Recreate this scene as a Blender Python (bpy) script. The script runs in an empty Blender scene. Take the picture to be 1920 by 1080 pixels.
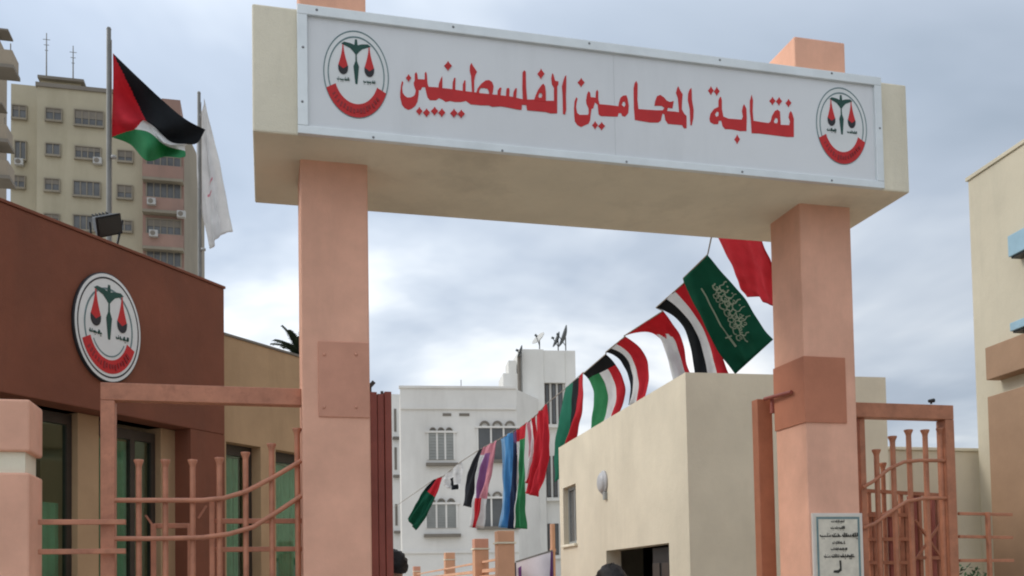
import bpy, bmesh, math, random
from mathutils import Vector, Matrix
from mathutils.geometry import tessellate_polygon
R = math.radians
random.seed(7)
S = bpy.context.scene
COL = S.collection

# ---------------------------------------------------------------- camera
cam_d = bpy.data.cameras.new('camera'); cam = bpy.data.objects.new('camera', cam_d); COL.objects.link(cam)
cr_, cu_, cf_ = Vector((.96941662,-.24480079,-.01743525)), Vector((.00659431,-.04503476,.99896366)), Vector((.24533229,.96852694,.04204315))
cam.matrix_world = Matrix(((cr_.x,cu_.x,-cf_.x,0),(cr_.y,cu_.y,-cf_.y,0),(cr_.z,cu_.z,-cf_.z,1.6),(0,0,0,1)))
cam_d.lens = 34.06; cam_d.sensor_width = 36; cam_d.shift_y = .2482
cam_d.clip_start = .1; cam_d.clip_end = 6000
S.camera = cam

# ---------------------------------------------------------------- sky and sun
SUN_DIR = Vector((-.80,.28,.62)).normalized()          # towards the sun: left of the gate, a little behind it
w = bpy.data.worlds.new('World'); S.world = w; w.use_nodes = True
nt = w.node_tree; nt.nodes.clear(); N = nt.nodes.new; LK = nt.links.new
out = N('ShaderNodeOutputWorld')
sky = N('ShaderNodeTexSky'); sky.sky_type = 'NISHITA'; sky.sun_disc = False
sky.sun_elevation = math.asin(SUN_DIR.z); sky.sun_rotation = math.atan2(SUN_DIR.x, SUN_DIR.y)
sky.air_density = 1.0; sky.dust_density = 1.5
bg_s = N('ShaderNodeBackground'); bg_s.inputs[1].default_value = .11; LK(sky.outputs[0], bg_s.inputs[0])
tc = N('ShaderNodeTexCoord')
sep = N('ShaderNodeSeparateXYZ'); LK(tc.outputs['Generated'], sep.inputs[0])
def mth(op, a, b=None):
    m = N('ShaderNodeMath'); m.operation = op
    for i, v in enumerate((a, b)):
        if v is None: continue
        if isinstance(v, (int, float)): m.inputs[i].default_value = v
        else: LK(v, m.inputs[i])
    return m.outputs[0]
den = mth('ADD', mth('MAXIMUM', sep.outputs[2], 0.0), .22)
cmb = N('ShaderNodeCombineXYZ'); LK(mth('DIVIDE', sep.outputs[0], den), cmb.inputs[0]); LK(mth('DIVIDE', sep.outputs[1], den), cmb.inputs[1])
def noise(vec, scale, detail, rough, dist=0.0, off=(0,0,0)):
    mp = N('ShaderNodeMapping'); mp.inputs['Location'].default_value = off; LK(vec, mp.inputs[0])
    n = N('ShaderNodeTexNoise'); n.inputs['Scale'].default_value = scale; n.inputs['Detail'].default_value = detail
    n.inputs['Roughness'].default_value = rough; n.inputs['Distortion'].default_value = dist; LK(mp.outputs[0], n.inputs['Vector']); return n.outputs[0]
def ramp(fac, *stops):
    r = N('ShaderNodeValToRGB'); e = r.color_ramp.elements
    e[0].position, e[0].color = stops[0][0], stops[0][1]; e[1].position, e[1].color = stops[-1][0], stops[-1][1]
    for p, c in stops[1:-1]:
        x = e.new(p); x.color = c
    LK(fac, r.inputs[0]); return r.outputs[0]
n1 = noise(cmb.outputs[0], 1.15, 5, .5, .3, (5.16,1.82,0))
cloud = ramp(n1, (.28,(.34,.405,.49,1)), (.43,(.45,.515,.61,1)), (.51,(.60,.66,.74,1)), (.57,(.82,.86,.90,1)), (.64,(1.0,1.0,1.0,1)))
dt = N('ShaderNodeVectorMath'); dt.operation = 'DOT_PRODUCT'; LK(tc.outputs['Generated'], dt.inputs[0]); dt.inputs[1].default_value = SUN_DIR
glow = mth('ADD', mth('ADD', mth('MULTIPLY', dt.outputs['Value'], .36), .66), mth('MULTIPLY', mth('MAXIMUM', sep.outputs[2], 0.0), .28))      # an overcast is brighter overhead and round the hidden sun
bg_c = N('ShaderNodeBackground'); LK(glow, bg_c.inputs[1]); LK(cloud, bg_c.inputs[0])
n2 = noise(cmb.outputs[0], .6, 4, .5, .1, (8.3,-2.2,0))
cover = ramp(n2, (.30,(.80,.80,.80,1)), (.60,(1,1,1,1)))
mx = N('ShaderNodeMixShader'); LK(cover, mx.inputs[0]); LK(bg_s.outputs[0], mx.inputs[1]); LK(bg_c.outputs[0], mx.inputs[2]); LK(mx.outputs[0], out.inputs[0])
sd = bpy.data.lights.new('sun', 'SUN'); sd.energy = .88; sd.angle = R(14); sd.color = (1, .93, .82)
sun = bpy.data.objects.new('sun', sd); COL.objects.link(sun); sun.rotation_euler = SUN_DIR.to_track_quat('Z', 'Y').to_euler(); sun.location = (-20, 10, 30)
S.view_settings.view_transform = 'Standard'; S.view_settings.look = 'None'; S.view_settings.exposure = 0.60; S.view_settings.gamma = 1
S.render.engine = 'CYCLES'; S.cycles.filter_width = 2.0; S.cycles.max_bounces = 6; S.cycles.use_denoising = True

# ---------------------------------------------------------------- materials
MATS = {}
def mat(name, col, rough=.85, var=.06, vscale=3.0, bump=.25, bscale=120.0, metal=0.0, spec=.3, dirt=None, dscale=.8, streak=0.0, coat=0.0):
    if name in MATS: return MATS[name]
    m = bpy.data.materials.new(name); m.use_nodes = True; t = m.node_tree; b = t.nodes['Principled BSDF']
    b.inputs['Roughness'].default_value = rough; b.inputs['Metallic'].default_value = metal; b.inputs['Specular IOR Level'].default_value = spec
    b.inputs['Coat Weight'].default_value = coat
    g = t.nodes.new('ShaderNodeNewGeometry'); k = t.links.new
    na = t.nodes.new('ShaderNodeTexNoise'); na.inputs['Scale'].default_value = vscale; na.inputs['Detail'].default_value = 6; na.inputs['Roughness'].default_value = .6
    k(g.outputs['Position'], na.inputs['Vector'])
    r = t.nodes.new('ShaderNodeValToRGB'); lo = [max(0, c*(1-var*2.2)) for c in col]; hi = [min(1, c*(1+var*1.4)) for c in col]
    r.color_ramp.elements[0].position = .3; r.color_ramp.elements[1].position = .7
    r.color_ramp.elements[0].color = (*lo, 1); r.color_ramp.elements[1].color = (*hi, 1); k(na.outputs[0], r.inputs[0]); last = r.outputs[0]
    if dirt:
        mp = t.nodes.new('ShaderNodeMapping'); mp.inputs['Scale'].default_value = (1, 1, .18 if streak else 1); k(g.outputs['Position'], mp.inputs[0])
        nb = t.nodes.new('ShaderNodeTexNoise'); nb.inputs['Scale'].default_value = dscale; nb.inputs['Detail'].default_value = 8; nb.inputs['Roughness'].default_value = .7; k(mp.outputs[0], nb.inputs['Vector'])
        rr = t.nodes.new('ShaderNodeMapRange'); rr.inputs[1].default_value = .5; rr.inputs[2].default_value = .75; rr.inputs[4].default_value = .55; k(nb.outputs[0], rr.inputs[0])
        x = t.nodes.new('ShaderNodeMix'); x.data_type = 'RGBA'; k(rr.outputs[0], x.inputs[0]); k(last, x.inputs[6]); x.inputs[7].default_value = (*dirt, 1); last = x.outputs[2]
    k(last, b.inputs['Base Color'])
    if bump:
        nc = t.nodes.new('ShaderNodeTexNoise'); nc.inputs['Scale'].default_value = bscale; nc.inputs['Detail'].default_value = 4; k(g.outputs['Position'], nc.inputs['Vector'])
        bp = t.nodes.new('ShaderNodeBump'); bp.inputs['Strength'].default_value = bump; bp.inputs['Distance'].default_value = .01; k(nc.outputs[0], bp.inputs['Height'])
        nd = t.nodes.new('ShaderNodeTexNoise'); nd.inputs['Scale'].default_value = bscale/12; nd.inputs['Detail'].default_value = 3; k(g.outputs['Position'], nd.inputs['Vector'])
        b2 = t.nodes.new('ShaderNodeBump'); b2.inputs['Strength'].default_value = bump*.6; b2.inputs['Distance'].default_value = .02; k(nd.outputs[0], b2.inputs['Height']); k(bp.outputs[0], b2.inputs['Normal']); k(b2.outputs[0], b.inputs['Normal'])
    MATS[name] = m; return m
def cloth(name, col):
    if name in MATS: return MATS[name]
    m = mat(name, col, .8, .07, 6, .15, 300, spec=.2); t = m.node_tree; b = t.nodes['Principled BSDF']
    tr = t.nodes.new('ShaderNodeBsdfTranslucent'); tr.inputs[0].default_value = (*col, 1)
    mxs = t.nodes.new('ShaderNodeMixShader'); mxs.inputs[0].default_value = .45
    t.links.new(b.outputs[0], mxs.inputs[1]); t.links.new(tr.outputs[0], mxs.inputs[2]); t.links.new(mxs.outputs[0], t.nodes['Material Output'].inputs[0]); return m
def glass(name, tint, gloss=.35, rough=.03):
    m = bpy.data.materials.new(name); m.use_nodes = True; t = m.node_tree; t.nodes.clear()
    o = t.nodes.new('ShaderNodeOutputMaterial'); a = t.nodes.new('ShaderNodeBsdfTransparent'); a.inputs[0].default_value = (*tint, 1)
    g = t.nodes.new('ShaderNodeBsdfGlossy'); g.inputs[0].default_value = (.75,.85,.78,1); g.inputs[1].default_value = rough
    lw = t.nodes.new('ShaderNodeLayerWeight'); f = t.nodes.new('ShaderNodeMath'); f.operation = 'POWER'; t.links.new(lw.outputs['Facing'], f.inputs[0]); f.inputs[1].default_value = 3.5
    ad = t.nodes.new('ShaderNodeMath'); ad.operation = 'ADD'; ad.inputs[1].default_value = gloss; ad.use_clamp = True; t.links.new(f.outputs[0], ad.inputs[0])
    x = t.nodes.new('ShaderNodeMixShader'); t.links.new(ad.outputs[0], x.inputs[0]); t.links.new(a.outputs[0], x.inputs[1]); t.links.new(g.outputs[0], x.inputs[2]); t.links.new(x.outputs[0], o.inputs[0])
    MATS[name] = m; return m

SALMON = mat('salmon_paint', (.795,.44,.315), .8, .07, 2.2, .3, 140, dirt=(.52,.295,.215), dscale=1.3, streak=1)
TERRA = mat('terracotta_paint', (.50,.20,.12), .75, .06, 3, .25, 140)
ROSE = mat('rose_panel', (.63,.31,.215), .6, .05, 4, .15, 160)
CREAM = mat('cream_render', (.81,.75,.60), .85, .04, 1.5, .35, 130, dirt=(.47,.43,.34), dscale=1.1, streak=1)
CREAM2 = mat('cream_wall', (.70,.63,.495), .88, .05, .9, .35, 110, dirt=(.52,.465,.36), dscale=.7, streak=1)
BROWN = mat('brown_render', (.215,.076,.044), .8, .07, 1.6, .35, 120, dirt=(.14,.062,.040), dscale=1.2, streak=1)
CREAM3 = mat('pale_olive_cream', (.57,.52,.405), .88, .04, .9, .35, 110, dirt=(.36,.35,.28), dscale=.7, streak=1)
MARK = mat('band_marks', (.30,.03,.035), .55, .08, 12, 0)
OCHRE = mat('ochre_render', (.47,.315,.185), .85, .06, 1.5, .3, 120, dirt=(.27,.18,.10), dscale=1.1, streak=1)
TANP = mat('tan_pilaster', (.35,.225,.145), .85, .05, 1.8, .3, 120)
PANEL = mat('sign_sheet', (.74,.76,.78), .45, .02, 1.2, .03, 60, spec=.4, dirt=(.60,.62,.635), dscale=1.6, streak=1)
ALU = mat('sign_frame_metal', (.74,.78,.79), .42, .04, 4, .05, 90, metal=.35)
SCREW = mat('screw_steel', (.25,.26,.27), .5, .1, 20, 0, metal=.6)
RED = mat('red_letter', (.56,.028,.030), .5, .05, 6, .03)
DKG = mat('emblem_dark_green', (.018,.075,.06), .5, .08, 12, 0)
EGREY = mat('emblem_line_grey', (.16,.24,.25), .55, .06, 12, 0)
EBLK = mat('emblem_black', (.03,.03,.035), .55, .08, 12, 0)
EWHT = mat('emblem_white', (.74,.76,.76), .5, .03, 3, .03)
STEEL = mat('salmon_steel', (.51,.215,.13), .5, .09, 7, .12, 160, spec=.4, dirt=(.22,.085,.05), dscale=11)
REDST = mat('red_brown_steel', (.30,.085,.062), .5, .08, 5, .12, 140, spec=.4)
ORST = mat('orange_brown_steel', (.40,.15,.08), .5, .08, 5, .12, 140, spec=.4)
RSTEEL = mat('brown_orange_steel', (.44,.18,.10), .5, .10, 7, .12, 160, spec=.4, dirt=(.20,.08,.045), dscale=9)
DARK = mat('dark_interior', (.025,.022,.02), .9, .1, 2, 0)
DFRAME = mat('dark_window_frame', (.045,.035,.028), .45, .1, 6, .05, spec=.5)
GREENC = mat('green_curtain', (.22,.37,.29), .85, .10, 3, .1)
TEAL = glass('green_tinted_glass', (.78,.92,.84), .06)
GREYG = mat('far_window_glass', (.10,.105,.11), .25, .2, .5, 0, spec=.5)
POLE = mat('grey_pole_metal', (.22,.22,.21), .5, .08, 5, .05, metal=.3)
WHITEW = mat('white_stone', (.73,.715,.685), .85, .04, .5, .3, 40, dirt=(.52,.50,.47), dscale=.5, streak=1)
WHITE2 = mat('white_tower_paint', (.76,.75,.715), .85, .04, .5, .3, 40, dirt=(.56,.55,.52), dscale=.4, streak=1)
SHUT = mat('grey_shutter', (.30,.31,.30), .6, .08, 1, .1, 30)
APT = mat('apartment_yellow', (.42,.38,.285), .9, .05, .25, .3, 30, dirt=(.29,.26,.18), dscale=.3, streak=1)
APT2 = mat('apartment_mauve', (.31,.20,.165), .9, .06, .25, .3, 30, dirt=(.20,.15,.13), dscale=.35, streak=1)
APT3 = mat('apartment_side_grey', (.27,.24,.19), .9, .06, .25, .3, 30, dirt=(.19,.17,.14), dscale=.3, streak=1)
FARG = mat('far_grey_render', (.32,.27,.21), .9, .06, .3, .3, 30, dirt=(.2,.185,.17), dscale=.4, streak=1)
SLAB = mat('roof_slab_concrete', (.20,.18,.155), .9, .06, .6, .2, 30)
ACW = mat('air_conditioner_white', (.42,.42,.41), .5, .04, 2, 0)
PEACH = mat('peach_fence_paint', (.68,.38,.24), .8, .06, 2, .2, 100)
BLUEP = mat('pale_blue_paint', (.30,.46,.56), .5, .05, 4, .05)
MARBLE = mat('plaque_marble', (.64,.595,.50), .35, .07, 14, .03, spec=.5, dirt=(.52,.485,.41), dscale=8)
MEDGE = mat('plaque_white_edge', (.66,.61,.56), .5, .03, 5, 0)
INK = mat('plaque_engraving', (.035,.035,.03), .6, .1, 10, 0)
BLKP = mat('black_plastic', (.02,.021,.022), .45, .1, 10, .05)
LENS = mat('lamp_glass_dull', (.022,.024,.025), .45, .1, 6, 0, spec=.6)
OPAL = mat('opal_lamp_cover', (.46,.46,.47), .4, .04, 6, 0)
DISHW = mat('dish_white', (.55,.55,.53), .6, .05, 2, 0)
DISHD = mat('dish_dark', (.10,.11,.115), .6, .1, 2, 0)
ASPH = mat('asphalt', (.05,.05,.052), .9, .1, .8, .4, 60)
PAVE = mat('concrete_paving', (.50,.45,.375), .9, .06, .6, .3, 40)
KERB = mat('kerb_stone', (.42,.41,.39), .9, .06, 2, .3, 50)
ROPE = mat('rope_fibre', (.30,.26,.22), .9, .1, 20, 0)
BARK = mat('palm_bark', (.12,.085,.06), .95, .2, 6, .6, 20)
FROND = mat('palm_leaf', (.035,.055,.035), .7, .25, 5, 0)
LEAF = mat('shrub_leaf', (.05,.10,.04), .7, .25, 5, 0)
HAIR = mat('dark_hair', (.012,.010,.010), .55, .2, 40, .5, 90)
SKIN = mat('skin_tone', (.42,.26,.19), .6, .04, 10, .05)
SHIRT = mat('plum_shirt', (.10,.06,.11), .85, .08, 8, .2)
SHIRT2 = mat('dark_jacket', (.03,.032,.04), .85, .08, 8, .2)
BANW = mat('banner_sheet', (.78,.77,.84), .6, .05, 3, .05)
PURP = mat('banner_purple', (.20,.07,.28), .6, .1, 6, 0)
CL = {k: cloth('flag_'+k, v) for k, v in dict(red=(.64,.04,.06), white=(.80,.80,.80), black=(.022,.025,.03), green=(.06,.32,.14), dgreen=(.01,.115,.065), teal=(.03,.22,.14),
      blue=(.12,.36,.64), navy=(.03,.05,.11), lblue=(.32,.52,.72), pink=(.70,.34,.40), purple=(.34,.16,.36), grey=(.055,.058,.068), script=(.44,.50,.38)).items()}

# ---------------------------------------------------------------- mesh helpers
WM = {}
class MB:
    def __init__(s): s.v = []; s.f = []; s.m = []; s.sm = []
    def add(s, vs, fs, mi=0, smooth=False):
        o = len(s.v); s.v += [tuple(v) for v in vs]; s.f += [tuple(i+o for i in f) for f in fs]; s.m += [mi]*len(fs); s.sm += [smooth]*len(fs); return s
    def box(s, x0, x1, y0, y1, z0, z1, mi=0):
        if x0 > x1: x0, x1 = x1, x0
        if y0 > y1: y0, y1 = y1, y0
        if z0 > z1: z0, z1 = z1, z0
        return s.add([(x0,y0,z0),(x1,y0,z0),(x1,y1,z0),(x0,y1,z0),(x0,y0,z1),(x1,y0,z1),(x1,y1,z1),(x0,y1,z1)],
              [(0,3,2,1),(4,5,6,7),(0,1,5,4),(1,2,6,5),(2,3,7,6),(3,0,4,7)], mi)
    def bar(s, a, b, w, h=None, mi=0, up=(0,0,1)):
        a, b = Vector(a), Vector(b); h = h or w; d = (b-a).normalized(); u = Vector(up)
        if abs(d.dot(u)) > .95: u = Vector((0,1,0))
        r = d.cross(u).normalized()*w/2; u = r.cross(d).normalized()*h/2
        vs = [p+i*r+j*u for p in (a, b) for i, j in ((-1,-1),(1,-1),(1,1),(-1,1))]
        return s.add(vs, [(0,1,2,3),(7,6,5,4),(0,4,5,1),(1,5,6,2),(2,6,7,3),(3,7,4,0)], mi)
    def tube(s, pts, r, n=10, mi=0, caps=True):
        pts = [Vector(p) for p in pts]; rs = r if isinstance(r, (list, tuple)) else [r]*len(pts); vs = []; prev = None
        for i, p in enumerate(pts):
            d = (pts[min(i+1, len(pts)-1)]-pts[max(i-1, 0)]).normalized()
            if prev is None:
                u = d.cross(Vector((0,0,1)));
                if u.length < .1: u = d.cross(Vector((0,1,0)))
            else: u = prev-d*prev.dot(d)
            u.normalize(); prev = u; v = d.cross(u)
            vs += [p+rs[i]*(math.cos(2*math.pi*k/n)*u+math.sin(2*math.pi*k/n)*v) for k in range(n)]
        fs = [(i*n+k, i*n+(k+1) % n, (i+1)*n+(k+1) % n, (i+1)*n+k) for i in range(len(pts)-1) for k in range(n)]
        s.add(vs, fs, mi, True)
        if caps: s.add(vs[:n], [tuple(range(n))[::-1]], mi); s.add(vs[-n:], [tuple(range(n))], mi)
        return s
    def lathe(s, prof, c=(0,0,0), n=16, mi=0, smooth=True, axis=None):
        c = Vector(c); Q = Vector(axis).to_track_quat('Z', 'Y') if axis is not None else None; vs = []
        for r, z in prof:
            for k in range(n):
                p = Vector((r*math.cos(2*math.pi*k/n), r*math.sin(2*math.pi*k/n), z)); vs.append(c+(Q @ p if Q else p))
        return s.add(vs, [(i*n+k, i*n+(k+1) % n, (i+1)*n+(k+1) % n, (i+1)*n+k) for i in range(len(prof)-1) for k in range(n)], mi, smooth)
    def plate(s, outer, holes, fn, t0, t1, mi=0):
        """a flat cut-out: 2-D outline -> fn(a, b, t); front at t1, edge back to t0"""
        loops = [outer]+list(holes); flat = [p for l in loops for p in l]
        tris = tessellate_polygon([[Vector((a, b, 0)) for a, b in l] for l in loops])
        s.add([fn(a, b, t1) for a, b in flat], tris, mi)
        for l in loops:
            n = len(l); s.add([fn(a, b, t) for t in (t0, t1) for a, b in l], [(i, (i+1) % n, n+(i+1) % n, n+i) for i in range(n)], mi)
        return s
    def mesh(s, name, mats):
        me = bpy.data.meshes.new(name); me.from_pydata(s.v, [], s.f)
        for m in (mats if isinstance(mats, (list, tuple)) else [mats]): me.materials.append(m)
        me.polygons.foreach_set('material_index', s.m); me.polygons.foreach_set('use_smooth', s.sm)
        bm = bmesh.new(); bm.from_mesh(me); bmesh.ops.recalc_face_normals(bm, faces=bm.faces); bm.to_mesh(me); bm.free(); return me
    def build(s, name, mats, parent=None, bevel=0, local=False):
        return link(name, s.mesh(name, mats), parent, bevel, local)
def link(name, me, parent=None, bevel=0, local=False):
    o = bpy.data.objects.new(name, me); COL.objects.link(o)
    if parent is not None:
        o.parent = parent
        if not local: o.matrix_parent_inverse = WM.get(parent.name, Matrix()).inverted()
        WM[o.name] = WM.get(parent.name, Matrix()) if local else Matrix()
    if bevel:
        b = o.modifiers.new('bevel', 'BEVEL'); b.width = bevel; b.segments = 2; b.limit_method = 'ANGLE'
    return o
def tag(o, label=None, cat=None, group=None, kind=None):
    if label: o['label'] = label
    if cat: o['category'] = cat
    if group: o['group'] = group
    if kind: o['kind'] = kind
    return o
def empty(name, loc=(0,0,0), rz=0):
    o = bpy.data.objects.new(name, None); COL.objects.link(o); o.location = loc; o.rotation_euler = (0,0,rz); o.empty_display_size = .2
    WM[o.name] = Matrix.Translation(loc) @ Matrix.Rotation(rz, 4, 'Z'); return o
def frame(f, name): return empty(name, (f[0], f[1], 0), f[2])
def bx(name, m, parent, x0, x1, y0, y1, z0, z1, bevel=0, local=False): return MB().box(x0,x1,y0,y1,z0,z1).build(name, m, parent, bevel, local)
def wall_with_holes(mb, plane, a0, a1, z0, z1, t0, t1, holes):
    """wall slab in boxes round rectangular openings (a0,a1,z0,z1), openings sorted and not overlapping in a. plane 'x' : a runs along x, thickness along y."""
    def b(p0, p1, q0, q1):
        if p1-p0 < 1e-4 or q1-q0 < 1e-4: return
        if plane == 'x': mb.box(p0, p1, t0, t1, q0, q1)
        else: mb.box(t0, t1, p0, p1, q0, q1)
    cur = a0
    for h in sorted(holes):
        b(cur, h[0], z0, z1); b(h[0], h[1], z0, h[2]); b(h[0], h[1], h[3], z1); cur = h[1]
    b(cur, a1, z0, z1); return mb

# ================================================================ ground
def sheet(name, x0, x1, y0, y1, z, m):
    return tag(MB().add([(x0,y0,z),(x1,y0,z),(x1,y1,z),(x0,y1,z)], [(0,1,2,3)]).build(name, m), kind='structure')
sheet('ground', -2000, 2000, -2000, 2000, 0, PAVE)
sheet('road', -60, 60, -9, 3.2, .004, ASPH)
sheet('courtyard_pavement', -8, 30, 7.6, 40, .004, PAVE)
k = bx('kerb', KERB, None, -60, 60, 3.2, 3.35, 0, .13, .01); k['kind'] = 'structure'

# ================================================================ gate portal
LX0, LX1, RX0, RX1 = .242, .711, 4.134, 4.593          # pillar faces
PY0, PY1 = 6.80, 7.267
SOF, BTOP = 4.585, 5.443
BX0, BX1, BY0, BY1 = -.072, 4.879, 6.435, 7.664
gp = empty('gate_portal', (2.4, 7.03, 0)); tag(gp, 'tall salmon and cream gateway of two square pillars carrying a deep beam', 'gateway')
for (a, b) in ((LX0, LX1), (RX0, RX1)):
    p = bx('pillar', SALMON, gp, a, b, PY0, PY1, 0, SOF+.02, .012)
    bx('pillar_top', SALMON, p, a, b, PY0, PY1, BTOP-.02, 5.95, .012)
bx('beam', CREAM, gp, BX0, BX1, BY0, BY1, SOF, BTOP, .012)
# painted band on the right pillar: wraps the front and the left side
bb = MB(); bz0, bz1 = 2.828, 3.352
bb.box(RX0-.012, 4.494, PY0-.012, PY0+.002, bz0, bz1); bb.box(RX0-.012, RX0+.002, PY0+.002, PY1-.004, bz0, bz1)
bb.build('painted_band', TERRA, gp)
# rose plate screwed to the left pillar
pl = bx('cover_plate', ROSE, gp, 0.355, LX1-.004, PY0-.010, PY0+.002, 2.775, 3.305, .004)
for (x, z) in ((0.396,6.780,3.211)[::2], (0.616,6.780,3.220)[::2], (0.392,6.780,2.841)[::2], (0.612,6.780,2.847)[::2]):
    MB().lathe([(0,.006),(.008,.006),(.011,.002),(.011,-.002)], (x, PY0-.010, z), 10, axis=(0,-1,0)).build('screw', ROSE, pl)

# ================================================================ sign board
FXL, FXR, FZB, FZT = .216, 4.626, 4.581, 5.455
FY0, FY1, YP = 6.392, 6.433, 6.415
sg = empty('sign_board', (2.42, 6.42, FZB)); tag(sg, 'long pale metal sign with red Arabic lettering and two scales emblems on the gate beam', 'sign')
IX0, IX1, IZ0, IZ1 = 0.283, 4.564, 4.636, 5.388
SEAM = 2.440
bx('panel', PANEL, sg, IX0-.01, SEAM-.0006, YP, FY1-.002, IZ0-.01, IZ1+.01)
bx('panel', PANEL, sg, SEAM+.0006, IX1+.01, YP, FY1-.002, IZ0-.01, IZ1+.01)
bx('frame_rail', ALU, sg, FXL, FXR, FY0, FY1, IZ1, FZT, .004)
bx('frame_rail', ALU, sg, FXL, FXR, FY0, FY1, FZB, IZ0, .004)
bx('frame_stile', ALU, sg, FXL, IX0, FY0, FY1, IZ0, IZ1, .004)
bx('frame_stile', ALU, sg, IX1, FXR, FY0, FY1, IZ0, IZ1, .004)
sm = None
for (x, y, z) in ((0.345,6.390,5.426),(0.253,6.390,5.162),(0.246,6.390,4.794),(1.266,6.390,5.427),(2.251,6.390,5.432),(3.266,6.390,5.431),(4.197,6.390,5.437),(0.710,6.390,4.599),(1.599,6.390,4.592),(2.514,6.390,4.597),(3.423,6.390,4.604),(4.168,6.390,4.604),(4.600,6.390,5.051)):
    if sm is None: sm = MB().lathe([(0,.004),(.006,.004),(.009,.001),(.009,-.003)], (0,0,0), 10, axis=(0,-1,0)).mesh('screw', SCREW)
    o = link('screw', sm, sg); o.location = (x, FY0, z)
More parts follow.
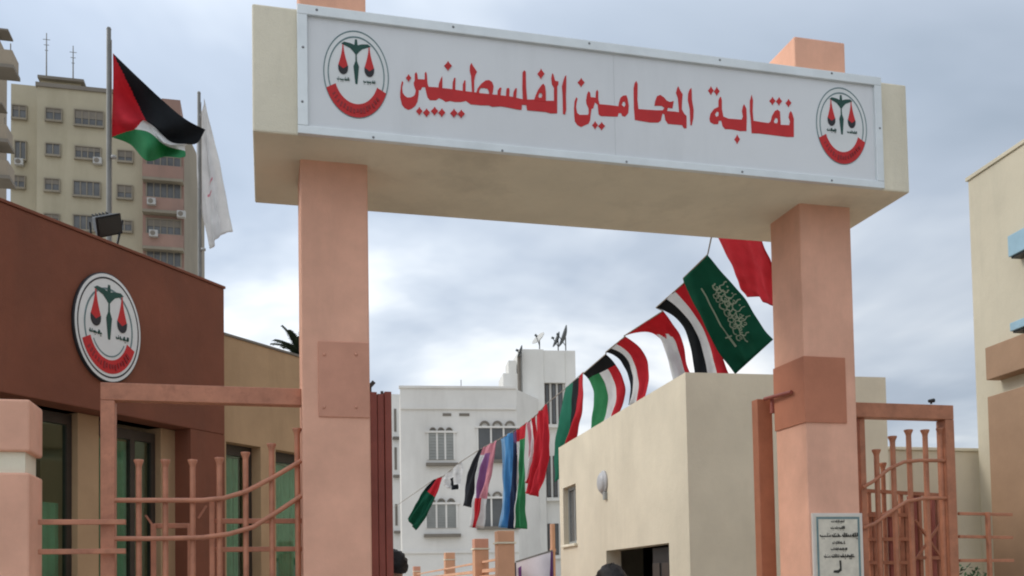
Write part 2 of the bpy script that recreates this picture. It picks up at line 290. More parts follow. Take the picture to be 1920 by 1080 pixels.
WORDS=[[([(0.9102,5.0187),(0.9195,5.0078),(0.911,4.9709),(0.9139,4.9377),(0.9254,4.9198),(0.9441,4.9074),(0.9678,4.91),(0.9892,4.9219),(0.9989,4.9374),(1.0039,4.9619),(0.9925,4.9943),(0.9904,5.0133),(0.9978,5.0334),(0.9983,5.0768),(1.008,5.0923),(1.0163,5.074),(1.0192,5.043),(1.0668,5.046),(1.0674,5.0895),(1.0747,5.1024),(1.0817,5.0863),(1.0855,5.0192),(1.0924,4.9982),(1.157,5.0005),(1.2556,4.9993),(1.3305,4.9954),(1.3938,4.9951),(1.4529,4.9928),(1.4515,4.9076),(1.3851,4.9064),(1.3513,4.9271),(1.3172,4.9162),(1.2735,4.9115),(1.2398,4.9152),(1.2108,4.9048),(1.1822,4.9211),(1.1631,4.9263),(1.1437,4.9097),(1.1006,4.9051),(1.0842,4.9226),(1.0729,4.9695),(1.0685,4.9931),(1.0494,4.991),(1.0372,4.968),(1.0254,4.9691),(1.0225,4.9351),(1.0148,4.8862),(1.0001,4.8558),(0.9762,4.8341),(0.9524,4.822),(0.9267,4.8313),(0.9081,4.8533),(0.897,4.9023),(0.8975,4.9407),(0.9027,4.9843)],[]),([(1.1593,4.9935),(1.1645,5.028),(1.1771,5.0633),(1.187,5.0838),(1.1891,5.0647),(1.1881,4.9943)],[]),([(1.2579,4.9923),(1.2611,5.0485),(1.2713,5.0813),(1.2809,5.0799),(1.2772,4.9944)],[]),([(1.3304,4.9881),(1.3313,5.0418),(1.3439,5.0724),(1.3511,5.0684),(1.3499,4.9903)],[]),([(1.3961,4.988),(1.3907,5.107),(1.3816,5.145),(1.3845,5.1796),(1.3946,5.2003),(1.4041,5.1819),(1.4328,5.1412),(1.4201,5.1152),(1.4122,5.0752),(1.4108,4.9896)],[]),([(1.4356,5.0241),(1.4632,5.0614),(1.4931,5.0868),(1.5178,5.092),(1.5397,5.0798),(1.5491,5.0514),(1.5435,5.0115),(1.5356,4.9812),(1.5159,4.984),(1.5164,5.0085),(1.5069,5.0295),(1.4824,5.0327),(1.4578,5.03),(1.4452,5.008),(1.4472,4.9814),(1.4228,4.9836)],[]),([(1.4523,4.9917),(1.5161,4.9928),(1.5753,4.9929),(1.6397,4.9925),(1.6894,4.9905),(1.7492,4.9822),(1.7893,4.983),(1.8447,4.989),(1.9306,4.9893),(1.9867,4.9953),(1.9886,5.0902),(1.9738,5.1135),(1.9696,5.1579),(1.9779,5.1938),(1.9854,5.1847),(1.9972,5.1411),(2.0227,5.139),(2.0196,5.1136),(2.0118,5.1028),(2.0078,4.9079),(1.9594,4.9028),(1.924,4.9091),(1.7878,4.9072),(1.7835,4.9438),(1.7509,4.9428),(1.7477,4.9055),(1.7128,4.9058),(1.6631,4.9114),(1.5987,4.9154),(1.5392,4.9056),(1.5147,4.9128),(1.4509,4.9075)],[]),([(1.5751,4.9855),(1.5783,5.0251),(1.5935,5.0465),(1.6059,5.0478),(1.6004,5.0177),(1.5974,4.9855)],[]),([(1.6371,4.9873),(1.6402,5.0221),(1.6431,5.047),(1.6606,5.0514),(1.6628,5.0344),(1.6594,4.9848)],[]),([(1.6867,4.9828),(1.6925,5.0278),(1.7055,5.0539),(1.7155,5.055),(1.7151,5.0352),(1.7092,4.9828)],[]),([(1.7591,4.9758),(1.7567,5.0645),(1.7602,5.1738),(1.7705,5.1899),(1.7829,5.1814),(1.7833,5.0675),(1.7892,4.979)],[]),([(1.8395,4.9795),(1.8502,5.0154),(1.8713,5.0623),(1.8974,5.1),(1.9102,5.1089),(1.9225,5.0929),(1.9267,5.0485),(1.9255,4.9837)],[[(1.8704,5.0151),(1.881,5.041),(1.8962,5.0427),(1.901,5.0258),(1.8956,5.0079),(1.8778,5.0035)]]),([(2.0512,4.9074),(2.0515,5.0472),(2.0476,5.1067),(2.0587,5.148),(2.0696,5.1793),(2.0801,5.1905),(2.0784,5.1102),(2.0744,5.0397),(2.0749,4.9398),(2.0665,4.9065)],[]),([(1.8685,5.1763),(1.8879,5.2017),(1.8946,5.2166),(1.9019,5.2025),(1.9192,5.1821),(1.901,5.1569),(1.8931,5.1418),(1.8863,5.156)],[]),([(0.9374,5.041),(0.951,5.0589),(0.9557,5.0695),(0.9609,5.0595),(0.9733,5.0451),(0.9605,5.0272),(0.955,5.0166),(0.9501,5.0266)],[]),([(1.2024,5.1559),(1.2227,5.1794),(1.2295,5.1931),(1.2373,5.1804),(1.2556,5.1621),(1.2367,5.1388),(1.2285,5.125),(1.2213,5.1377)],[]),([(1.0044,4.8179),(1.0206,4.8375),(1.0261,4.849),(1.0324,4.8381),(1.0471,4.8224),(1.0319,4.8029),(1.0253,4.7913),(1.0195,4.8022)],[]),([(1.0517,4.8123),(1.0698,4.8326),(1.0759,4.8446),(1.0829,4.8334),(1.0994,4.8172),(1.0824,4.797),(1.0751,4.7849),(1.0686,4.7961)],[]),([(1.1057,4.8285),(1.1246,4.849),(1.131,4.861),(1.1383,4.8498),(1.1555,4.8337),(1.1378,4.8133),(1.1302,4.8011),(1.1234,4.8124)],[]),([(1.1568,4.8232),(1.1751,4.8437),(1.1812,4.8557),(1.1883,4.8445),(1.2048,4.8282),(1.1877,4.8079),(1.1804,4.7957),(1.1738,4.807)],[]),([(1.24,4.828),(1.2591,4.8492),(1.2655,4.8617),(1.2729,4.85),(1.2902,4.8332),(1.2723,4.8121),(1.2646,4.7996),(1.2578,4.8112)],[]),([(1.2907,4.8284),(1.3098,4.8485),(1.3163,4.8602),(1.3237,4.8493),(1.3411,4.8337),(1.3232,4.8137),(1.3154,4.8019),(1.3085,4.8128)],[])],[([(2.1532,5.041),(2.1618,5.029),(2.1546,5.0024),(2.1495,4.9675),(2.1574,4.9254),(2.1749,4.9143),(2.237,4.9208),(2.244,4.9344),(2.2425,4.9687),(2.2277,5.0016),(2.226,5.0273),(2.2337,5.0712),(2.2453,5.0941),(2.2584,5.0826),(2.2599,5.0525),(2.2978,5.0523),(2.301,5.0959),(2.3103,5.1121),(2.319,5.0979),(2.3178,5.0458),(2.3259,5.0078),(2.4044,5.0096),(2.4698,5.0079),(2.475,5.0367),(2.4871,5.0728),(2.5079,5.0903),(2.533,5.0952),(2.5414,5.0699),(2.5493,5.0185),(2.5435,4.9656),(2.5201,4.9371),(2.4975,4.9391),(2.489,4.9599),(2.4708,4.958),(2.4612,4.931),(2.389,4.9257),(2.3352,4.9223),(2.3175,4.9334),(2.3124,5.002),(2.2926,5.0172),(2.2782,4.9725),(2.2647,4.9668),(2.2596,4.936),(2.2517,4.8792),(2.2401,4.8565),(2.2132,4.8431),(2.184,4.8272),(2.1556,4.8394),(2.1384,4.8634),(2.1348,4.9016),(2.1338,4.9573),(2.1393,5.0094)],[[(2.4949,5.0214),(2.5069,5.0466),(2.5204,5.0459),(2.5245,5.0245),(2.5127,5.0059)]]),([(2.5934,4.9202),(2.5881,5.0095),(2.5891,5.1515),(2.5975,5.1903),(2.6103,5.2107),(2.6212,5.1882),(2.6168,5.0693),(2.6226,5.0036),(2.6821,5.0052),(2.762,5.0088),(2.8121,5.014),(2.8252,5.0345),(2.803,5.0464),(2.7478,5.0406),(2.7536,5.0745),(2.7696,5.1143),(2.795,5.1266),(2.8247,5.1107),(2.8442,5.089),(2.8692,5.0821),(2.8997,5.0925),(2.8938,5.0608),(2.8881,5.0363),(2.8529,5.0374),(2.8447,5.0127),(2.9027,5.014),(2.9406,5.0131),(2.9369,5.0654),(2.9332,5.1177),(2.919,5.1545),(2.9302,5.194),(2.9381,5.2069),(2.9525,5.1773),(2.9721,5.1507),(2.9656,5.0972),(2.9615,5.0393),(2.9784,5.0075),(2.9982,4.9904),(2.9958,4.8991),(2.9754,4.8971),(2.9608,4.9196),(2.9002,4.9182),(2.8498,4.9179),(2.8304,4.9445),(2.824,4.9867),(2.809,4.9899),(2.7951,4.9361),(2.7747,4.9198),(2.7147,4.9137),(2.6502,4.9166)],[]),([(3.027,4.9262),(3.0252,5.046),(3.0117,5.1118),(3.0156,5.1602),(3.0266,5.1903),(3.0423,5.2064),(3.0442,5.1826),(3.0449,5.1153),(3.0556,5.0396),(3.0514,4.9815),(3.0371,4.9249)],[]),([(2.1643,5.1476),(2.1848,5.1713),(2.1917,5.1852),(2.1994,5.1723),(2.2177,5.1536),(2.1985,5.1301),(2.1902,5.116),(2.1831,5.129)],[]),([(2.2666,4.8484),(2.2837,4.8689),(2.2896,4.8809),(2.296,4.8695),(2.3113,4.853),(2.2952,4.8326),(2.2882,4.8205),(2.2823,4.8319)],[]),([(2.3111,4.8465),(2.3317,4.8673),(2.3387,4.8795),(2.3465,4.8682),(2.3649,4.8519),(2.3456,4.8312),(2.3373,4.8189),(2.3301,4.8302)],[])],[([(3.1806,4.9904),(3.19,5.0277),(3.2188,5.0671),(3.2555,5.0866),(3.2569,5.1337),(3.2659,5.1555),(3.2774,5.1672),(3.2848,5.1367),(3.283,5.0739),(3.2926,5.0175),(3.3341,5.0062),(3.4409,5.0093),(3.453,5.0341),(3.4457,5.0753),(3.4553,5.113),(3.4643,5.1297),(3.4831,5.0949),(3.4837,5.0215),(3.4779,4.9266),(3.427,4.9215),(3.3598,4.9279),(3.3038,4.9249),(3.2848,4.9438),(3.2749,4.9845),(3.2553,4.9825),(3.249,4.9558),(3.2155,4.9524),(3.1854,4.9649)],[[(3.226,5.0263),(3.2434,5.0515),(3.2571,5.0451),(3.2536,5.0187),(3.2366,5.0092)]]),([(3.52,4.915),(3.5171,5.0039),(3.511,5.0821),(3.5134,5.1612),(3.529,5.2077),(3.539,5.164),(3.5337,5.0845),(3.5372,5.0112),(3.5996,5.0071),(3.6623,5.0055),(3.68,5.0205),(3.6928,5.0641),(3.7171,5.1037),(3.7405,5.1167),(3.7602,5.1029),(3.7614,5.05),(3.7627,5.0025),(3.8351,5.0071),(3.8418,5.037),(3.8313,5.0678),(3.8381,5.1004),(3.8503,5.1176),(3.8614,5.1028),(3.8745,5.0616),(3.8699,4.9204),(3.8147,4.915),(3.6538,4.9177),(3.5854,4.9188)],[[(3.7059,5.0232),(3.7211,5.0512),(3.7384,5.0503),(3.7405,5.0267),(3.7313,5.0099),(3.7112,5.0105)]]),([(3.1743,5.2003),(3.1925,5.2232),(3.1987,5.2368),(3.2053,5.224),(3.2211,5.2054),(3.2041,5.1825),(3.1967,5.1689),(3.1906,5.1817)],[]),([(3.2215,5.2002),(3.2397,5.2232),(3.2459,5.2368),(3.2526,5.224),(3.2684,5.2054),(3.2514,5.1825),(3.244,5.1688),(3.2378,5.1817)],[]),([(3.3773,4.8539),(3.3948,4.8783),(3.4009,4.8928),(3.4072,4.8788),(3.4223,4.8583),(3.4059,4.834),(3.3987,4.8194),(3.3928,4.8335)],[]),([(3.6734,5.1758),(3.6935,5.1976),(3.7004,5.2104),(3.7077,5.1985),(3.7253,5.1813),(3.7065,5.1596),(3.6983,5.1467),(3.6915,5.1587)],[]),([(3.7281,5.179),(3.7482,5.2009),(3.7551,5.2137),(3.7625,5.2018),(3.7801,5.1846),(3.7613,5.1628),(3.7531,5.1498),(3.7462,5.1618)],[]),([(3.8087,5.1743),(3.8276,5.1961),(3.8341,5.209),(3.8411,5.1969),(3.8575,5.1795),(3.8398,5.1579),(3.8321,5.1449),(3.8256,5.157)],[])]]
for wi, word in enumerate(WORDS):
    mb = MB()
    for i, (outer, holes) in enumerate(word): mb.plate(outer, holes, lambda a, b, t: (a, YP-t, b), -.002, .0025+.0003*i)
    mb.build('lettering', RED, sg)

def ring(r0, r1, a0=0, a1=360, n=64):
    A = [R(a0+(a1-a0)*i/n) for i in range(n+1)]
    if a1-a0 >= 359.9: return [(r1*math.cos(a), r1*math.sin(a)) for a in A[:-1]], [[(r0*math.cos(a), r0*math.sin(a)) for a in A[:-1]]]
    return [(r1*math.cos(a), r1*math.sin(a)) for a in A]+[(r0*math.cos(a), r0*math.sin(a)) for a in A[::-1]], []
def drop(cx, top, bot, wd, n=9):
    L_ = [];
    for i in range(n+1):
        t = i/n; L_.append((cx-wd*(.10+.9*t**1.6), top+(bot-top)*t*.72))
    arc = [(cx-wd*math.cos(R(180*i/8)), bot+(top-bot)*.28-(top-bot)*.28*math.sin(R(180*i/8))) for i in range(9)]
    return L_+arc[1:-1]+[(2*cx-x, z) for x, z in L_[::-1]]
def squiggle(cx, cz, wd, h, seed):
    """words too small to read: joined pen strokes with uprights, bowls and dots"""
    rg = random.Random(seed); res = []; x = cx-wd
    while x < cx+wd*.9:
        ww = min(wd*rg.uniform(.35,.75), cx+wd-x); b = cz-h*.35; k = h*.30
        res.append([(x, b), (x+ww*.12, b-k), (x+ww*.4, b-k*.9), (x+ww, b-k*.7), (x+ww, b+k*.2), (x+ww*.5, b+k*.1), (x+ww*.15, b+k*.3), (x+ww*.05, b+h*.5), (x, b+h*.45)])
        u = x+ww*.2
        while u < x+ww*.95:
            hh = h*rg.choice((.35,.5,.9,1.1)); tw = h*rg.uniform(.16,.26); res.append([(u, b-.1*h), (u+tw, b-.1*h), (u+tw*.9, b+hh*.8), (u+tw*.3, b+hh)])
            if rg.random() < .4: d = h*.14; dy = rg.choice((-.75,.75))*h; res.append([(u-d, b+dy), (u, b+dy-d), (u+d, b+dy), (u, b+dy+d)])
            u += tw+h*rg.uniform(.15,.5)
        x += ww+h*rg.uniform(.2,.4)
    return res
def emblem(parent, fn, local, boxed, seed):
    """scales emblem in unit-ellipse coordinates; fn(a, b, t) maps to the wall, t metres proud"""
    def pt(name, m, polys, t0, par):
        mb = MB()
        for i, (o_, h_) in enumerate(polys): mb.plate(o_, h_, fn, -.001, t0+.0003*i)
        return mb.build(name, m, par, 0, local)
    full = [(math.cos(R(5*i)), math.sin(R(5*i))) for i in range(72)]
    em = pt('emblem' if not boxed else 'face', EWHT, [([(x*.995, z*.995) for x, z in full], [])], .002, parent)
    if boxed:
        pt('ring', EBLK, [ring(.905,.935)], .0035, em)
        pt('ring', EGREY, [ring(.70,.74,-28,208), ring(.52,.545,-150,-30)], .0035, em)
        r0, r1 = .60,.85
    else:
        pt('ring', EGREY, [ring(.97,1.0), ring(.835,.87,-24,204)], .0035, em)
        r0, r1 = .68,.985
    pt('band', RED, [ring(r0, r1, 202, 338, 40)], .0045, em)
    rg = random.Random(seed)
    marks = [ring((r0+r1)/2-.05*rg.uniform(.6,1.4), (r0+r1)/2+.06*rg.uniform(.5,1.3), a, a+rg.uniform(2,4.5), 3) for a in range(214, 326, 7)]
    pt('band_writing', MARK, marks, .006, em)
    wing = [(-.45,.67),(-.36,.715),(-.18,.70),(-.05,.67),(-.03,.80),(.03,.80),(.05,.67),(.18,.70),(.36,.715),(.45,.67),(.34,.635),(.18,.585),(.08,.51),(.03,.46),(-.03,.46),(-.08,.51),(-.18,.585),(-.34,.635)]
    pt('scale_beam', DKG, [(wing, [])], .0045, em)
    pt('spindle', DKG, [([(-.018,.46),(.018,.46),(.025,.30),(.085,.18),(.055,-.05),(.03,-.22),(-.03,-.22),(-.055,-.05),(-.085,.18),(-.025,.30)], [])], .0045, em)
    for cx in (-.40,.40):
        pt('pan_cord', RED, [(drop(cx,.65,.02,.14), [])], .0045, em)
        pt('pan', EBLK, [([(cx-.15,.18)]+[(cx-.15*math.cos(R(20*i)), .12-.15*math.sin(R(20*i))) for i in range(10)]+[(cx+.15,.18),(cx,.10)], [])], .0058, em)
    for cx in (-.40,.40): pt('small_writing', DKG, [(p, []) for p in squiggle(cx,-.13,.19,.06,seed+int(cx*10))], .0045, em)
    return em
for (cx, cz, sd_) in ((.603,5.028,3),(4.281,5.046,9)):
    emblem(sg, lambda a, b, t, cx=cx, cz=cz: (cx+a*.218, YP-t, cz+b*.300), False, False, sd_)

# ================================================================ plaque on the right pillar
PQ0, PQ1, PZT, PZB = 4.152, RX1+.004, 2.107, 1.18
pq = empty('plaque', ((PQ0+PQ1)/2, PY0, PZB)); tag(pq, 'grey marble plaque with dark engraved lines on the right gate pillar', 'plaque')
bx('edge', MEDGE, pq, PQ0, PQ1, 6.778, PY0+.002, PZB, PZT, .003)
st = bx('stone', MARBLE, pq, PQ0+.022, PQ1-.022, 6.774, 6.79, PZB+.022, PZT-.022)
b_ = MB(); o_ = .03
b_.plate([(PQ0+o_,PZB+o_),(PQ1-o_,PZB+o_),(PQ1-o_,PZT-o_),(PQ0+o_,PZT-o_)], [[(PQ0+o_+.018,PZB+o_+.018),(PQ1-o_-.018,PZB+o_+.018),(PQ1-o_-.018,PZT-o_-.018),(PQ0+o_+.018,PZT-o_-.018)]], lambda a, b, t: (a, 6.774-t, b), -.002, .001)
b_.build('border_line', EGREY, pq)
pcx = (PQ0+PQ1)/2
for i, (px_, wd, h) in enumerate(((2.043,.062,.016),(1.992,.068,.018),(1.933,.165,.026),(1.874,.056,.018),(1.824,.072,.016),(1.769,.135,.022),(1.52,.05,.02),(1.46,.11,.02),(1.40,.09,.02))):
    mb = MB()
    for j, p in enumerate(squiggle(pcx, px_, wd, h, 40+i)): mb.plate(p, [], lambda a, b, t: (a, 6.774-t, b), -.002, .0012+.0003*j)
    mb.build('engraving', INK, pq)
mb = MB(); z_ = 1.672
mb.plate([(pcx+.0,z_+.06),(pcx+.018,z_+.06),(pcx+.02,z_-.02),(pcx-.01,z_-.04),(pcx-.055,z_-.035),(pcx-.05,z_-.018),(pcx-.01,z_-.015),(pcx+.004,z_)], [], lambda a, b, t: (a, 6.774-t, b), -.002, .0015); mb.build('engraving', INK, pq)

# ================================================================ hinge posts behind the pillars
gl = empty('folded_gate_leaf', (.85, 7.4, 0)); tag(gl, 'red-brown steel gate leaf folded back behind the left pillar', 'gate')
for i, (a, b, dz) in enumerate(((.728,.815,0),(.819,.868,-.012),(.872,.925,.006))): bx('channel', REDST, gl, a, b, 7.30+.006*(i % 2), 7.44, .05, 3.062+dz, .004)
MB().bar((.765,7.36,3.06),(.765,7.36,3.11),.03).bar((.765,7.36,3.11),(.80,7.36,3.15),.03).build('hinge_hook', DFRAME, gl)
MB().bar((.86,7.36,3.05),(.86,7.36,3.08),.02).build('stop_pin', DFRAME, gl)
gr = empty('gate_hinge_post', (4.1, 7.4, 0)); tag(gr, 'orange-brown steel post against the inner side of the right pillar', 'post')
bx('post', ORST, gr, 4.020, 4.159, 7.36, 7.46, .05, 3.117, .006)
MB().tube([(4.075,7.330,3.112), (4.100,6.945,3.095)], .016, 8).build('latch_bar', REDST, gr)
MB().tube([(4.117,7.280,3.103), (4.113,7.280,2.982)], [.018,.02], 8).build('latch_bolt', REDST, gr)

# ================================================================ gate side frames with capped pipes
def tubepts(pxs): return pxs
def cappipe(x, y, z0, z1, r, parent, m=STEEL):
    p = MB().tube([(x,y,z0),(x,y,z1-.035)], r, 10).build('pipe', m, parent)
    MB().lathe([(r*1.02,-.05),(r*1.15,-.035),(r*1.65,-.012),(r*1.7,0),(r*1.2,.002),(0,-.004)], (x,y,z1), 12).build('cap', m, p)
fl = empty('side_gate', (-.4, 6.93, 0)); tag(fl, 'salmon steel frame with capped pipes and curved rails left of the gateway', 'gate frame')
xl0, xl1, zt, zb_ = -1.069, -0.980, 2.985, 2.868
bx('post', STEEL, fl, xl0, xl1, 6.88, 6.98, 0, zb_-.002, .004)
bx('top_rail', STEEL, fl, xl0, LX0-.001, 6.88, 6.98, zb_, zt, .004)
YF = 6.93
for (x, y, z) in ((-0.835,6.930,2.475),(-0.665,6.930,2.478),(-0.489,6.930,2.480),(-0.314,6.930,2.497),(-0.140,6.930,2.537),(0.036,6.930,2.600),(0.211,6.930,2.712)): cappipe(x, YF, .15, z, .019, fl)
YC = 6.895
MB().tube([(-0.985,6.895,2.197),(-0.696,6.895,2.198),(-0.422,6.895,2.199),(-0.282,6.895,2.215),(-0.141,6.895,2.259),(0.034,6.895,2.353),(0.238,6.895,2.479)], .0165, 8).build('curved_rail', STEEL, fl)
MB().tube([(-0.985,6.895,1.941),(-0.697,6.895,1.939),(-0.423,6.895,1.945),(-0.248,6.895,1.969),(-0.089,6.895,2.016),(0.054,6.895,2.109),(0.236,6.895,2.232)], .0165, 8).build('curved_rail', STEEL, fl)
bx('lower_rail', STEEL, fl, xl1, LX0-.001, 6.90, 6.96, .15, .22, .004)
# low barrier panels standing behind and beside the frame
def barrier(name, label, y, x0, x1, zs, posts, diag=()):
    e = empty(name, ((x0+x1)/2, y, 0)); tag(e, label, 'railing')
    for z in zs: MB().bar((x0,y,z),(x1,y,z),.034,.034).build('rail', STEEL, e, .004)
    for (px_, zt_) in posts: MB().bar((px_,y-.036,0),(px_,y-.036,zt_),.034,.034).build('post', STEEL, e, .004)
    for a, b in diag: MB().bar(a, b, .014).build('brace', STEEL, e)
    return e
barrier('fence_railing', 'two-rail salmon railing from the capped fence pillar to the gate frame', 6.84, -1.437, -0.905, (2.048, 1.855, 1.15, .6), ((-0.911, 1.15),))
barrier('inner_railing', 'two-rail railing reaching the left gate pillar behind the capped pipes', 7.02, -0.366, LX0+.05, (2.065, 1.867, 1.2, .6), ((-0.366, 2.218),))
barrier('wicket_railing', 'small braced railing seen low between the pipes of the left gate frame', 7.08, -0.757, -0.512, (2.037, 1.2), ((-0.754, 2.044), (-0.515, 2.044)), (((-0.807,7.060,2.109), (-0.748,7.060,2.021)), ((-0.407,7.060,2.176), (-0.461,7.060,2.087))))
# capped masonry fence pillar, far left
fp = empty('fence_pillar', (-1.72, 6.95, 0)); tag(fp, 'stepped salmon fence pillar with a cream neck at the left edge', 'pillar')
FX1 = -1.470
bx('cap', SALMON, fp, -2.02, FX1, 6.75, 7.12, 2.497, 2.833, .015)
bx('neck', CREAM, fp, -1.98, FX1-.035, 6.785, 7.085, 2.346, 2.497+.001)
bx('shaft', SALMON, fp, -2.02, FX1, 6.75, 7.12, 0, 2.360, .015)

fr = empty('side_gate', (5.2, 7.05, 0)); tag(fr, 'tall brown steel frame with capped pipes right of the gateway', 'gate frame')
rx1, rx0 = 5.661, 5.576
bx('post', RSTEEL, fr, rx0, rx1, 7.0, 7.12, 0, 2.921-.002, .004)
bx('top_rail', RSTEEL, fr, RX1+.001, rx1, 7.0, 7.12, 2.921, 3.042, .004)
bx('inner_post', RSTEEL, fr, 4.783, 4.834, 7.05, 7.10, 0, 2.921-.002, .003)
for (x, y, z) in ((4.941,7.060,2.660),(5.099,7.060,2.775),(5.256,7.060,2.833),(5.417,7.060,2.836),(5.571,7.060,2.853)): cappipe(x, 7.06, .15, z, .022, fr, RSTEEL)
MB().tube([(4.783,7.030,2.338),(4.895,7.030,2.397),(5.036,7.030,2.496),(5.182,7.030,2.556),(5.337,7.030,2.572),(5.604,7.030,2.571)], .015, 8).build('curved_rail', RSTEEL, fr)
MB().tube([(4.770,7.030,2.002),(4.882,7.030,2.037),(5.022,7.030,2.126),(5.194,7.030,2.225),(5.376,7.030,2.252),(5.590,7.030,2.253)], .015, 8).build('curved_rail', RSTEEL, fr)
il = empty('inner_gate_leaf', (5.2, 7.4, 0)); tag(il, 'brown barred steel leaf standing open behind the right gate frame', 'gate leaf')
for i, (x, y, z) in enumerate(((5.086,7.400,2.340),(5.239,7.400,2.594),(5.406,7.400,2.328),(5.541,7.400,2.329),(5.590,7.400,2.329),(5.726,7.400,2.330),(5.781,7.400,2.330),(5.886,7.400,2.331),(5.132,7.400,2.163),(5.292,7.400,2.163),(5.451,7.400,2.258),(5.220,7.450,2.167),(5.385,7.450,2.262),(5.534,7.450,2.310),(5.698,7.450,2.320),(5.875,7.450,2.321))):
    (cappipe(x, 7.4, .15, z, .02, il, RSTEEL) if i == 1 else MB().bar((x,y,.15),(x,y,z),.032).build('bar', REDST if i % 2 else RSTEEL, il))
for (a, b) in (((5.041,7.380,2.347),(5.947,7.380,2.305)),((5.019,7.360,2.132),(5.465,7.360,2.132)),((5.011,7.360,1.924),(5.457,7.360,1.922)),((5.004,7.360,1.722),(5.449,7.360,1.716)),((5.526,7.360,1.758),(5.907,7.360,1.754))): MB().bar(a, b, .03).build('rail', RSTEEL, il)
for (a, b) in (((5.510,7.350,2.089),(5.778,7.350,1.736)),((5.777,7.330,2.088),(5.481,7.330,1.739)),((5.091,7.330,2.088),(5.361,7.330,2.228)),((5.827,7.330,2.229),(5.897,7.330,2.324))): MB().bar(a, b, .018).build('brace', RSTEEL, il)
rr_ = empty('fence_railing', (5.95, 7.05, 0)); tag(rr_, 'three-rail brown railing with one post running to the tan pilaster on the right', 'railing')
for (a, b) in (((5.712,7.050,2.124),(6.250,7.050,2.115)),((5.708,7.050,1.928),(6.246,7.050,1.916)),((5.705,7.050,1.724),(6.248,7.050,1.718))): MB().bar(a, b, .026).build('rail', RSTEEL, rr_, .003)
for z in (1.3, .9, .5): MB().bar((5.67,7.05,z),(6.25,7.05,z),.026).build('rail', RSTEEL, rr_)
x_, y_, z_ = (5.979,7.050,2.124); MB().bar((x_,7.02,0),(x_,7.02,z_+.01),.032).build('post', RSTEEL, rr_, .003)
bxx, byy, bzz = (5.490,7.060,3.061)
bd = empty('rail_fitting', (bxx, 7.06, bzz)); tag(bd, 'tiny dark fitting on top of the right gate frame', 'fitting')
MB().bar((bxx,7.06,bzz-.002),(bxx,7.06,bzz+.02),.012).build('mount', BLKP, bd)
MB().tube([(bxx-.03,7.05,bzz+.02),(bxx+.02,7.05,bzz+.028)], [.014,.018], 8).build('housing', BLKP, bd)

# ================================================================ brown building on the left
BF = (-2.169,8.867,0.894); hz1, hz0 = 4.9, 3.278
bl = frame(BF, 'brown_building'); tag(bl, 'low brown rendered building with a deep fascia over dark green windows', 'building')
UE = 2.763; UC = 2.243
MB().box(-4.0, UE, 0, .42, hz0, hz1).build('fascia', BROWN, bl, .01, True)
bx('corner_column', BROWN, bl, UC, UE-.001, .004, .42, 0, hz0-.002, 0, True)
bx('roof', SLAB, bl, -4.0, UE-.02, .42, 6.0, 4.55, 4.7, 0, True)
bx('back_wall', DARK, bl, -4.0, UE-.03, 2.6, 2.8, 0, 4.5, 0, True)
bx('end_wall', OCHRE, bl, UE-.22, UE-.02, .425, 5.9, 0, 4.5, 0, True)
bx('coping', BROWN, bl, -4.02, UE+.012, -.012, .44, hz1+.001, hz1+.03, .004, True)
ws = []     # openings between pilasters on the recessed plane y = .22
edges = [-4.0, -2.6, -2.3, -1.0, -.72, 0.997, 1.246, 2.045, 2.470]
pil = [(-4.0,-3.9),(-2.6,-2.3),(-1.0,-.72),(edges[5],edges[6]),(edges[7],edges[8]+.05)]
for a, b in pil: bx('pilaster', OCHRE, bl, a, b, .22, .42, 0, hz0-.003, .008, True)
gaps = [(-3.9,-2.6),(-2.3,-1.0),(-.72,edges[5]),(edges[6],edges[7])]
def curtain(x0, x1, y, z0, z1, parent, amp=.02, n=40):
    mb = MB(); vs = []; rg = random.Random(int(x0*97)); ph = rg.uniform(0,6)
    for i in range(n+1):
        x = x0+(x1-x0)*i/n; yy = y+amp*math.sin(i*1.5+ph)+amp*.5*math.sin(i*.63); vs += [(x,yy,z0),(x+.01*math.sin(i),yy,z1)]
    mb.add(vs, [(2*i,2*i+2,2*i+3,2*i+1) for i in range(n)], 0, True); return mb.build('curtain', GREENC, parent, 0, True)
for gi, (a, b) in enumerate(gaps):
    zt_ = hz0-.02 if gi < 3 else hz0-.06
    wf = MB(); fw = .055
    wf.box(a, a+fw, .30, .36, .3, zt_); wf.box(b-fw, b, .30, .36, .3, zt_); wf.box(a+fw, b-fw, .30, .36, zt_-.10, zt_); wf.box(a+fw, b-fw, .30, .36, .3, .36); wf.box(a+fw, b-fw, .30, .36, 1.62, 1.68)
    m_ = a+(b-a)*.62; wf.box(m_-.03, m_+.03, .302, .358, .36, zt_-.10)
    wo = wf.build('window', DFRAME, bl, 0, True)
    bx('pane', TEAL, wo, a+fw, m_-.03, .325, .333, .36, zt_-.10, 0, True); bx('pane', TEAL, wo, m_+.03, b-fw, .325, .333, .36, zt_-.10, 0, True)
    if gi == 3: curtain(a+(b-a)*.18, a+(b-a)*.72, .375, .4, zt_-.12, wo, .015); curtain(a+(b-a)*.02, a+(b-a)*.16, .375, .4, 2.35, wo, .012, 16)
    else: curtain(a+(b-a)*.03, m_-.05, .375, .4, 2.30, wo, .015); curtain(m_+.04, b-.07, .375, .4, 2.42, wo, .012, 24); curtain(m_+.05, m_+(b-m_)*.40, .37, 2.43, zt_-.12, wo, .02, 16)
bx('head_board', DFRAME, bl, -4.0, UC-.002, .24, .43, hz0-.0, hz0+.05, 0, True)
